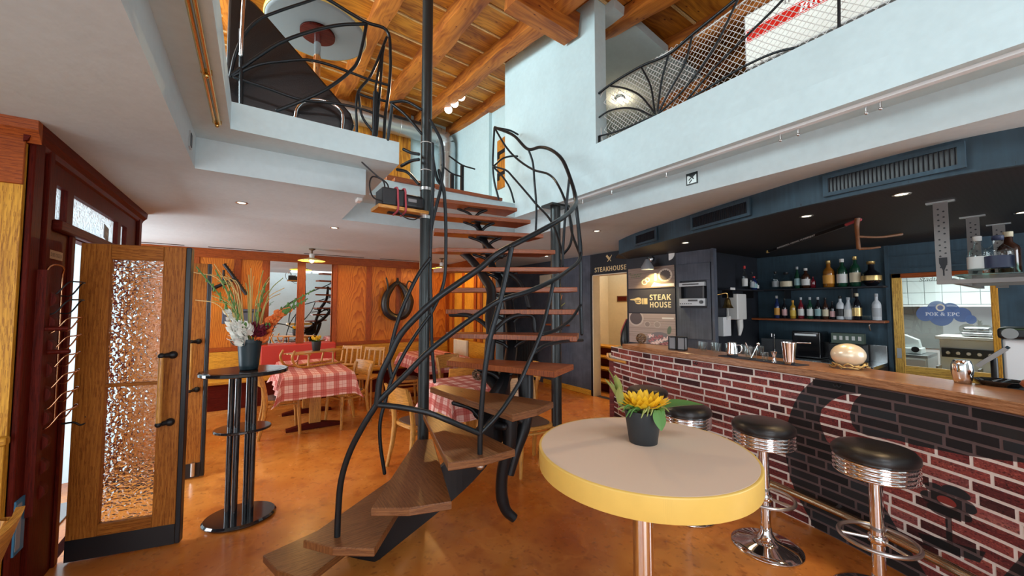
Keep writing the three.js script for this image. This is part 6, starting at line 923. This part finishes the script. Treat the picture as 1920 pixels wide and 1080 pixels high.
// ---------- things on the counter ----------
const CT = 1.1455;
{
  rattanBall([3.98, CT + 0.062, -3.02], 0.06, 'brown rattan ball at the far end of the bar counter');
  for (const [x, z, l] of [[3.7, -2.4, 'black lattice candle lantern on the counter, the left of two'], [3.7, -2.3, 'black lattice candle lantern on the counter, the right of two']]) { const t = thing('candle_lantern', l, 'lantern', [x, CT, z], 0.2, 'lanterns'); mesh(t, 'frame', [...[-1, 1].flatMap((a) => [-1, 1].map((b) => bb(a * 0.036 - 0.004, a * 0.036 + 0.004, 0, 0.14, b * 0.036 - 0.004, b * 0.036 + 0.004))), bb(-0.04, 0.04, 0, 0.008, -0.04, 0.04), bb(-0.04, 0.04, 0.132, 0.14, -0.04, 0.04)], M.black); mesh(t, 'lattice', [0, 1, 2, 3].map((i) => box(0.06, 0.115, 0.002, 0, 0.07, 0.034).rotateY(i * Math.PI / 2)), M.grey); }
  const wg = (at, l, k = 1) => { const t = thing('water_glass', l, 'glass', at, 0, 'glasses on the bar'); mesh(t, 'bowl', lathe([[0, 0], [0.028 * k, 0], [0.034 * k, 0.09 * k], [0.032 * k, 0.09 * k], [0.026 * k, 0.008], [0, 0.008]], 22), BG.clear); return t; };
  const gl = 'upturned water glass in the row on the counter between the lanterns and the steel jug';
  for (let i = 0; i < 9; i++) wg([3.88 - (i % 2) * 0.07, CT, -2.2 + i * 0.07], gl);
  const mt = thing('bar_mat', 'long dark blue bar mat on the counter under the shaker', 'mat', [0, CT, 0]); mesh(mt, 'mat', plate([[3.545, -1.85], [3.44, -1.2], [3.56, -1.16], [3.67, -1.83]], 0, 0.006), mat(col(0.02, 0.028, 0.05), 0.7));
  const Y = CT + 0.0065;
  const jg = thing('steel_jug', 'polished steel jug on the bar mat', 'jug', [3.58, Y, -1.74]); mesh(jg, 'body', lathe([[0, 0], [0.044, 0], [0.046, 0.03], [0.036, 0.12], [0.038, 0.125], [0.034, 0.12], [0.042, 0.03], [0, 0.006]], 28), M.chrome); mesh(jg, 'handle', tube([[0.03, 0.1, 0.02], [0.045, 0.1, 0.05], [0.05, 0.05, 0.055], [0.04, 0.02, 0.02]], 0.006), M.chrome);
  const tb = thing('tool_glass', 'glass holding bar spoons on the bar mat', 'glass', [3.53, Y, -1.56]); mesh(tb, 'bowl', lathe([[0, 0], [0.04, 0], [0.045, 0.1], [0.042, 0.1], [0.037, 0.008], [0, 0.008]], 26), BG.clear); mesh(tb, 'spoons', [cyl([0, 0.01, 0], [0.04, 0.13, 0.04], 0.004), cyl([0.01, 0.01, 0], [-0.03, 0.14, -0.03], 0.004), ball(0.014, [0.04, 0.13, 0.04])], M.chrome);
  wg([3.52, Y, -1.45], 'small clear tumbler beside the jigger on the bar mat', 0.75);
  const jr = thing('jigger', 'double ended steel jigger on the bar mat', 'jigger', [3.485, Y, -1.37]); mesh(jr, 'cups', lathe([[0.02, 0], [0.008, 0.035], [0.022, 0.085], [0.02, 0.085], [0.006, 0.038], [0.0, 0.036], [0, 0.034], [0.018, 0]], 22), M.chrome);
  const sh = thing('cocktail_shaker', 'tall copper toned steel shaker on the bar mat', 'shaker', [3.47, Y, -1.26]); mesh(sh, 'cup', lathe([[0, 0], [0.034, 0], [0.036, 0.02], [0.05, 0.165], [0.052, 0.17], [0.048, 0.168], [0.034, 0.02], [0, 0.01]], 32), M.chrome); mesh(sh, 'strainer', [cyl([0.05, 0.165, 0.0], [0.12, 0.165, 0.1], 0.004), ball(0.007, [0.12, 0.165, 0.1])], M.chrome);
  const eg = thing('golden_egg', 'large pale golden egg lying on the counter', 'egg', [3.62, CT + 0.012, -0.94], 30 * DEG); mesh(eg, 'egg', new THREE.SphereGeometry(0.1, 48, 32).scale(0.86, 0.84, 1.02).translate(0, 0.088, 0), M.egg);
  const ne = thing('wire_nest', 'golden wire nest under the egg', 'nest', [3.62, CT, -0.94], 30 * DEG); const nw = []; for (let i = 0; i < 26; i++) { const a = i / 26 * 6.283, b = a + rr(0.5, 1.1), r = rr(0.07, 0.09); nw.push(tube([[r * 0.95 * Math.cos(a), rr(0.005, 0.035), r * 1.15 * Math.sin(a)], [r * 1.1 * Math.cos((a + b) / 2), rr(0.006, 0.045), r * 1.3 * Math.sin((a + b) / 2)], [r * 0.95 * Math.cos(b), rr(0.005, 0.035), r * 1.15 * Math.sin(b)]], 0.0045, 10, 5)); } mesh(ne, 'wire', nw, M.gold);
  const bc = thing('barrel_cup', 'shiny steel barrel shaped cup on the counter by the tray', 'cup', [3.5, CT, -0.385]); mesh(bc, 'cup', lathe([[0, 0], [0.034, 0], [0.04, 0.03], [0.046, 0.07], [0.044, 0.11], [0.035, 0.135], [0.03, 0.137], [0, 0.137]], 32), M.chrome);
  const tr = thing('octagonal_tray', 'black octagonal tray with cutlery on the counter', 'tray', [3.58, CT, -0.25]); mesh(tr, 'tray', lathe([[0, 0], [0.09, 0], [0.11, 0.03], [0.105, 0.03], [0.085, 0.008], [0, 0.008]], 8), M.blackGloss); mesh(tr, 'cutlery', [cyl([-0.05, 0.02, 0], [0.05, 0.03, 0.03], 0.005), cyl([-0.04, 0.02, -0.03], [0.05, 0.032, 0.0], 0.005)], M.chrome);
  const nd = thing('napkin_holder', 'chrome holder beside the tray on the counter', 'holder', [3.66, CT, -0.09], 0.3); mesh(nd, 'body', [rbb(-0.05, 0.05, 0, 0.05, -0.05, 0.04, 0.008), rbb(-0.04, 0.04, 0.05, 0.058, -0.04, 0.04, 0.003)], M.chrome);
  const wb = thing('wooden_bowl', 'orange wooden root bowl at the right edge of the counter', 'bowl', [3.42, CT, -0.06]); mesh(wb, 'bowl', lathe([[0, 0], [0.1, 0], [0.14, 0.04], [0.13, 0.06], [0.09, 0.07], [0, 0.06]], 20).scale(1, 1, 0.85), M.treadRed, { grain: 'x' });
}
// ---------- back bar ----------
{
  const wk = thing('steel_worktop', 'stainless steel worktop along the slate bar wall', 'worktop'); mesh(wk, 'top', rbb(5.85, 6.46, 0.87, 0.91, -2.7, -1.3, 0.004), M.stainless); mesh(wk, 'splashback', rbb(6.44, 6.47, 0.91, 1.12, -2.7, -1.3, 0.004), M.stainless); mesh(wk, 'cabinet', bb(5.9, 6.46, 0.0, 0.87, -2.7, -1.3), M.slateDark);
  const fb = thing('front_worktop', 'low stainless worktop behind the brick bar', 'worktop'); mesh(fb, 'top', plate([[4.12, -2.9], [4.0, -1.5], [4.6, -1.5], [4.7, -2.75]], 0.86, 0.9), M.stainless); mesh(fb, 'cabinet', plate([[4.15, -2.88], [4.03, -1.52], [4.55, -1.52], [4.65, -2.75]], 0, 0.86), M.slateDark);
  const mw = thing('coffee_grinder_pair', 'black glossy machine under the lower bottle shelf', 'machine', [6.3, 0.912, -2.0]); mesh(mw, 'body', rbb(-0.2, 0.12, 0, 0.36, -0.18, 0.14, 0.02), M.blackGloss); mesh(mw, 'panel', bb(-0.204, -0.2, 0.3, 0.325, -0.14, 0.1), M.satin);
  const ps = thing('patterned_box', 'green patterned box beside the black machine', 'box', [6.3, 1.13, -1.63], 0.1); mesh(ps, 'box', rbb(-0.06, 0.08, 0, 0.13, -0.16, 0.16, 0.005), mat(col(0.10, 0.14, 0.11), 0.6)); mesh(ps, 'print', [0, 1, 2, 3, 4].map((i) => box(0.002, 0.05, 0.03, -0.061, 0.07, -0.12 + i * 0.06)), M.plastic);
  const pb = thing('storage_crate', 'dark crate carrying the patterned box', 'crate', [6.3, 0.912, -1.63]); mesh(pb, 'crate', rbb(-0.12, 0.1, 0, 0.215, -0.17, 0.17, 0.01), M.black);
  const tp = thing('beer_tap', 'small chrome tap at the back bar', 'tap', [6.25, 0.912, -2.45]); mesh(tp, 'column', [cyl([0, 0, 0], [0, 0.3, 0], 0.016), cyl([0, 0.3, 0], [-0.08, 0.3, 0], 0.012), cyl([-0.08, 0.3, 0], [-0.08, 0.25, 0], 0.01)], M.chrome);
  const es = thing('espresso_machine', 'white and black espresso machine at the right edge', 'coffee machine', [5.55, 0.9, -0.28]); mesh(es, 'body', rbb(-0.1, 0.25, 0.0, 0.42, -0.08, 0.5, 0.02), M.whiteGloss); mesh(es, 'top', rbb(-0.2, 0.25, 0.42, 0.52, -0.1, 0.5, 0.03, 3), M.black); mesh(es, 'group_head', cyl([-0.22, 0.47, -0.03], [-0.1, 0.47, -0.03], 0.045), M.grey);
  const ek = thing('machine_stand', 'dark cabinet under the espresso machine', 'cabinet'); mesh(ek, 'body', bb(5.4, 5.9, 0, 0.9, -0.4, 0.4), M.slateDark);
  const cr = thing('card_terminal', 'black till screen on a stand behind the counter', 'till', [3.95, 0.95, -0.3], 0); mesh(cr, 'screen', rb(0.2, 0.022, 0.17, 0.005).rotateX(-0.8).translate(0, 0.33, 0), M.blackGloss); mesh(cr, 'display', box(0.17, 0.003, 0.14, 0, 0.012, 0).rotateX(-0.8).translate(0, 0.33, 0), M.slateDark); mesh(cr, 'edge_strip', box(0.006, 0.024, 0.17, -0.1, 0, 0).rotateX(-0.8).translate(0, 0.33, 0), M.grey); mesh(cr, 'stand', [cyl([0.02, 0, 0], [0.02, 0.32, 0], 0.016), rbb(-0.1, 0.12, -0.05, 0.02, -0.1, 0.1, 0.01)], M.black);
  const kt = thing('till_cabinet', 'dark cabinet under the till', 'cabinet'); mesh(kt, 'body', bb(3.86, 4.3, 0, 0.9, -0.5, 0.3), M.slateDark);
}
// hockey stick and antlers fixed to the bar ceiling
{
  const st = thing('hockey_stick', 'black hockey stick with white lettering fixed to the bar ceiling', 'hockey stick');
  const a = new THREE.Vector3(5.5, 2.315, -2.19), b = new THREE.Vector3(4.34, 2.33, -1.1); const d = b.clone().sub(a), L = d.length();
  const art = canvasTex(1024, 40, (c, w, h) => { c.fillStyle = '#101012'; c.fillRect(0, 0, w, h); c.fillStyle = '#e8e8e8'; c.font = 'bold 34px sans-serif'; c.fillText('PERSKINDOL UNIHOC FLYWEIGHT', 170, 32, 620); });
  const sh = mesh(st, 'shaft', box(L, 0.03, 0.02), M.black), yaw = Math.atan2(-d.z, d.x); sh.position.copy(a).addScaledVector(d, 0.5); sh.rotation.set(0, yaw, Math.asin(d.y / L), 'YZX');
  const pr = mesh(sh, 'lettering', new THREE.PlaneGeometry(L * 0.98, 0.028).rotateY(Math.PI).translate(0, 0, -0.0105), mat(0xffffff, 0.5, 0, { map: art })); mesh(sh, 'lettering', new THREE.PlaneGeometry(L * 0.98, 0.028).translate(0, 0, 0.0105), pr.material);
  mesh(st, 'butt_end', rb(0.05, 0.034, 0.03, 0.008).rotateY(yaw).translate(a.x, a.y, a.z), M.straw); mesh(st, 'blade', tube([[4.34, 2.33, -1.1], [4.27, 2.335, -1.03], [4.22, 2.335, -0.98]], 0.014), M.strap);
  const an = thing('driftwood_bracket', 'angled brown branch bracket hanging from the bar ceiling', 'branch'); mesh(an, 'branch', [taper([[4.2, 2.35, -0.99], [4.21, 2.28, -1.0], [4.26, 2.2, -1.01], [4.3, 2.1, -1.015]], [0.02, 0.017, 0.014, 0.016], 20, 8), taper([[4.3, 2.1, -1.015], [4.35, 2.1, -0.95], [4.4, 2.108, -0.9]], [0.014, 0.01, 0.008], 14, 8), taper([[4.26, 2.2, -1.01], [4.45, 2.2, -0.9], [4.6, 2.225, -0.8]], [0.011, 0.009, 0.012], 14, 8)], M.tread);
}
// ---------- sliding kitchen door and the kitchen beyond ----------
{
  const d = structGroup('door_3'), za = -1.235, zb = -0.435, X0 = 6.455, X1 = 6.5;
  mesh(d, 'stile', rbb(X0, X1, 0.03, 2.0, za, za + 0.085, 0.004), M.doorYellow); mesh(d, 'stile', rbb(X0, X1, 0.03, 2.0, zb - 0.05, zb, 0.004), M.yellowWood); mesh(d, 'rail', rbb(X0, X1, 1.945, 2.0, za, zb, 0.004), M.pineDark, { grain: 'z' }); mesh(d, 'panel', rbb(X0 + 0.005, X1 - 0.005, 0.03, 0.895, za + 0.08, zb - 0.05, 0.004), M.doorYellow, { grain: 'z' });
  mesh(d, 'glass_pane', bb(6.474, 6.478, 0.895, 1.945, za + 0.085, zb - 0.05), M.pane); mesh(d, 'pull', [bb(X0 - 0.006, X0, 0.98, 1.1, za + 0.02, za + 0.06)], M.satin);
  const st = canvasTex(512, 512, (c, w, h) => { c.clearRect(0, 0, w, h); c.fillStyle = 'rgba(92,120,176,0.85)'; for (const [x, y, r] of [[150, 330, 60], [230, 290, 66], [310, 300, 60], [380, 335, 56], [250, 345, 80], [430, 370, 34]]) { c.beginPath(); c.arc(x, y, r, 0, 7); c.fill(); } c.fillStyle = '#f4ecd8'; c.beginPath(); c.arc(250, 278, 30, 0, 7); c.fill(); c.fillStyle = '#7c88b0'; c.beginPath(); c.arc(250, 278, 19, 0, 7); c.fill(); c.fillStyle = '#e8ecf4'; c.font = 'bold 40px serif'; c.fillText('POK & EPC', 150, 345, 220); c.fillStyle = 'rgba(60,70,70,0.75)'; c.font = 'italic 44px serif'; c.fillText('Stadtlig', 120, 60); });
  mesh(d, 'sticker', new THREE.PlaneGeometry(0.62, 0.72).rotateY(-Math.PI / 2).translate(6.4725, 1.62, -0.84), mat(0xffffff, 0.5, 0, { map: st, transparent: true }));
  const kl = thing('kitchen_ceiling_light', 'lit fluorescent panel on the kitchen ceiling', 'light', [8.0, 2.44, -0.9]); mesh(kl, 'housing', bb(-0.7, 0.7, -0.03, 0.01, -0.35, 0.35), M.whiteGloss); mesh(kl, 'diffuser', bb(-0.66, 0.66, -0.034, -0.03, -0.31, 0.31), glow(0.95, 1, 0.98, 2.5));
  const l = new THREE.RectAreaLight(0xf0fffa, 17, 1.3, 0.6); l.position.set(8.0, 2.4, -0.9); l.lookAt(8.0, 0, -0.9); scene.add(l);
  const sh = thing('kitchen_shelf', 'white shelf below the kitchen wall tiles', 'shelf'); mesh(sh, 'board', bb(9.15, 9.41, 1.6, 1.63, -2.3, 0.6), M.whiteGloss); for (const z of [-1.7, -0.3]) mesh(sh, 'bracket', bb(9.2, 9.41, 1.5, 1.6, z, z + 0.02), M.satin);
  const ct = thing('kitchen_counter', 'grey topped kitchen counter seen through the door glass', 'counter'); mesh(ct, 'top', rbb(7.7, 8.4, 0.88, 0.92, -1.72, -1.15, 0.004), M.zinc); mesh(ct, 'door', bb(7.69, 7.7, 0.1, 0.86, -1.7, -1.44), M.tile); mesh(ct, 'door', bb(7.69, 7.7, 0.1, 0.86, -1.43, -1.17), M.tile); mesh(ct, 'carcass', bb(7.7, 8.4, 0, 0.88, -1.72, -1.15), M.tile);
  const sl = thing('food_slicer', 'pale green food slicer on the kitchen counter', 'slicer', [7.95, 0.922, -1.42]); mesh(sl, 'body', [rbb(-0.14, 0.14, 0, 0.09, -0.18, 0.2, 0.02), slab([[-0.15, 0.09], [0.18, 0.09], [0.16, 0.2], [0.02, 0.27], [-0.1, 0.22]], -0.06, 0.06, [], 0.01).rotateY(-Math.PI / 2)], M.tile); mesh(sl, 'blade', cyl([-0.02, 0.2, -0.1], [0.02, 0.2, -0.1], 0.11, 0.11, 28), M.chrome); mesh(sl, 'knob', cyl([-0.15, 0.07, 0.14], [-0.17, 0.07, 0.14], 0.04), M.black);
  const ov = thing('range_cooker', 'white cooker with a black knob panel in the kitchen', 'cooker', [8.0, 0, -0.78]); mesh(ov, 'body', rbb(-0.2, 0.4, 0.0, 1.16, -0.27, 0.3, 0.01), M.whiteGloss); mesh(ov, 'knob_panel', bb(-0.215, -0.2, 0.92, 1.04, -0.25, 0.26), M.black); for (let i = 0; i < 5; i++) mesh(ov, 'knob', cyl([-0.215, 0.98, -0.19 + i * 0.09], [-0.235, 0.98, -0.19 + i * 0.09], 0.025, 0.02, 14), M.satin); mesh(ov, 'hood_shelf', rbb(-0.25, 0.4, 1.16, 1.2, -0.3, 0.6, 0.006), M.plastic);
  const cp = thing('sandwich_press', 'grey sandwich press on the cooker shelf', 'press', [7.95, 1.2, -0.72]); mesh(cp, 'body', [rbb(-0.12, 0.12, 0.01, 0.06, -0.14, 0.14, 0.02), rbb(-0.11, 0.11, 0.07, 0.13, -0.12, 0.12, 0.025)], M.zinc); mesh(cp, 'handle', tube([[-0.12, 0.1, -0.05], [-0.17, 0.1, -0.03], [-0.17, 0.1, 0.03], [-0.12, 0.1, 0.05]], 0.008), M.black);
  for (const [z, l2] of [[-0.9, 'yellow crate on the kitchen floor, the left one'], [-0.55, 'yellow crate on the kitchen floor, the right one']]) { const c = thing('yellow_crate', l2, 'crate', [7.55, 0, z]); for (let i = 0; i < 3; i++) mesh(c, 'slat', rbb(-0.15, 0.15, 0.3 + i * 0.17, 0.42 + i * 0.17, -0.16, 0.16, 0.005), M.yellowRim); mesh(c, 'frame', [bb(-0.13, 0.13, 0, 0.82, -0.14, -0.12), bb(-0.13, 0.13, 0, 0.82, 0.12, 0.14)], M.grey); }
}
// ---------- by the stairwell ----------
{
  const c = thing('hanging_coat', 'dark coat with a pink shirt hung on the end of the poster pier', 'coat', [4.96, 0, -3.99]); mesh(c, 'coat', taper([[0, 1.42, 0], [-0.03, 1.3, -0.02], [-0.06, 1.12, -0.04], [-0.02, 0.85, -0.03]], [0.02, 0.05, 0.075, 0.06], 20, 10), M.black); mesh(c, 'shirt', taper([[0.02, 1.4, -0.06], [-0.05, 1.15, -0.1], [-0.02, 1.0, -0.09]], [0.015, 0.03, 0.02], 14, 8), M.strap);
  const hl = thing('hall_lamp', 'round lit lamp on the stairwell ceiling', 'lamp', [6.1, LOW, -4.9]); mesh(hl, 'shade', lathe([[0, -0.09], [0.1, -0.07], [0.14, -0.02], [0.14, 0], [0, 0]], 28), glow(1, 0.82, 0.55, 4)); mesh(hl, 'base_ring', lathe([[0.14, -0.012], [0.155, -0.01], [0.155, 0], [0.14, 0]], 28), M.satin);
  const hp = new THREE.PointLight(0xffd49a, 5); hp.position.set(6.1, LOW - 0.12, -4.9); hp.castShadow = true; hp.shadow.radius = 4; scene.add(hp);
  const d = thing('dark_plaque', 'small dark plaque on the cream stairwell wall', 'picture', [7.3, 1.79, -6.05]); mesh(d, 'frame', bb(-0.02, 0, -0.07, 0.07, -0.16, 0.16), M.twig); mesh(d, 'plate', bb(-0.024, -0.02, -0.05, 0.05, -0.13, 0.13), M.mahogany);
}
renderer.render(scene, camera);
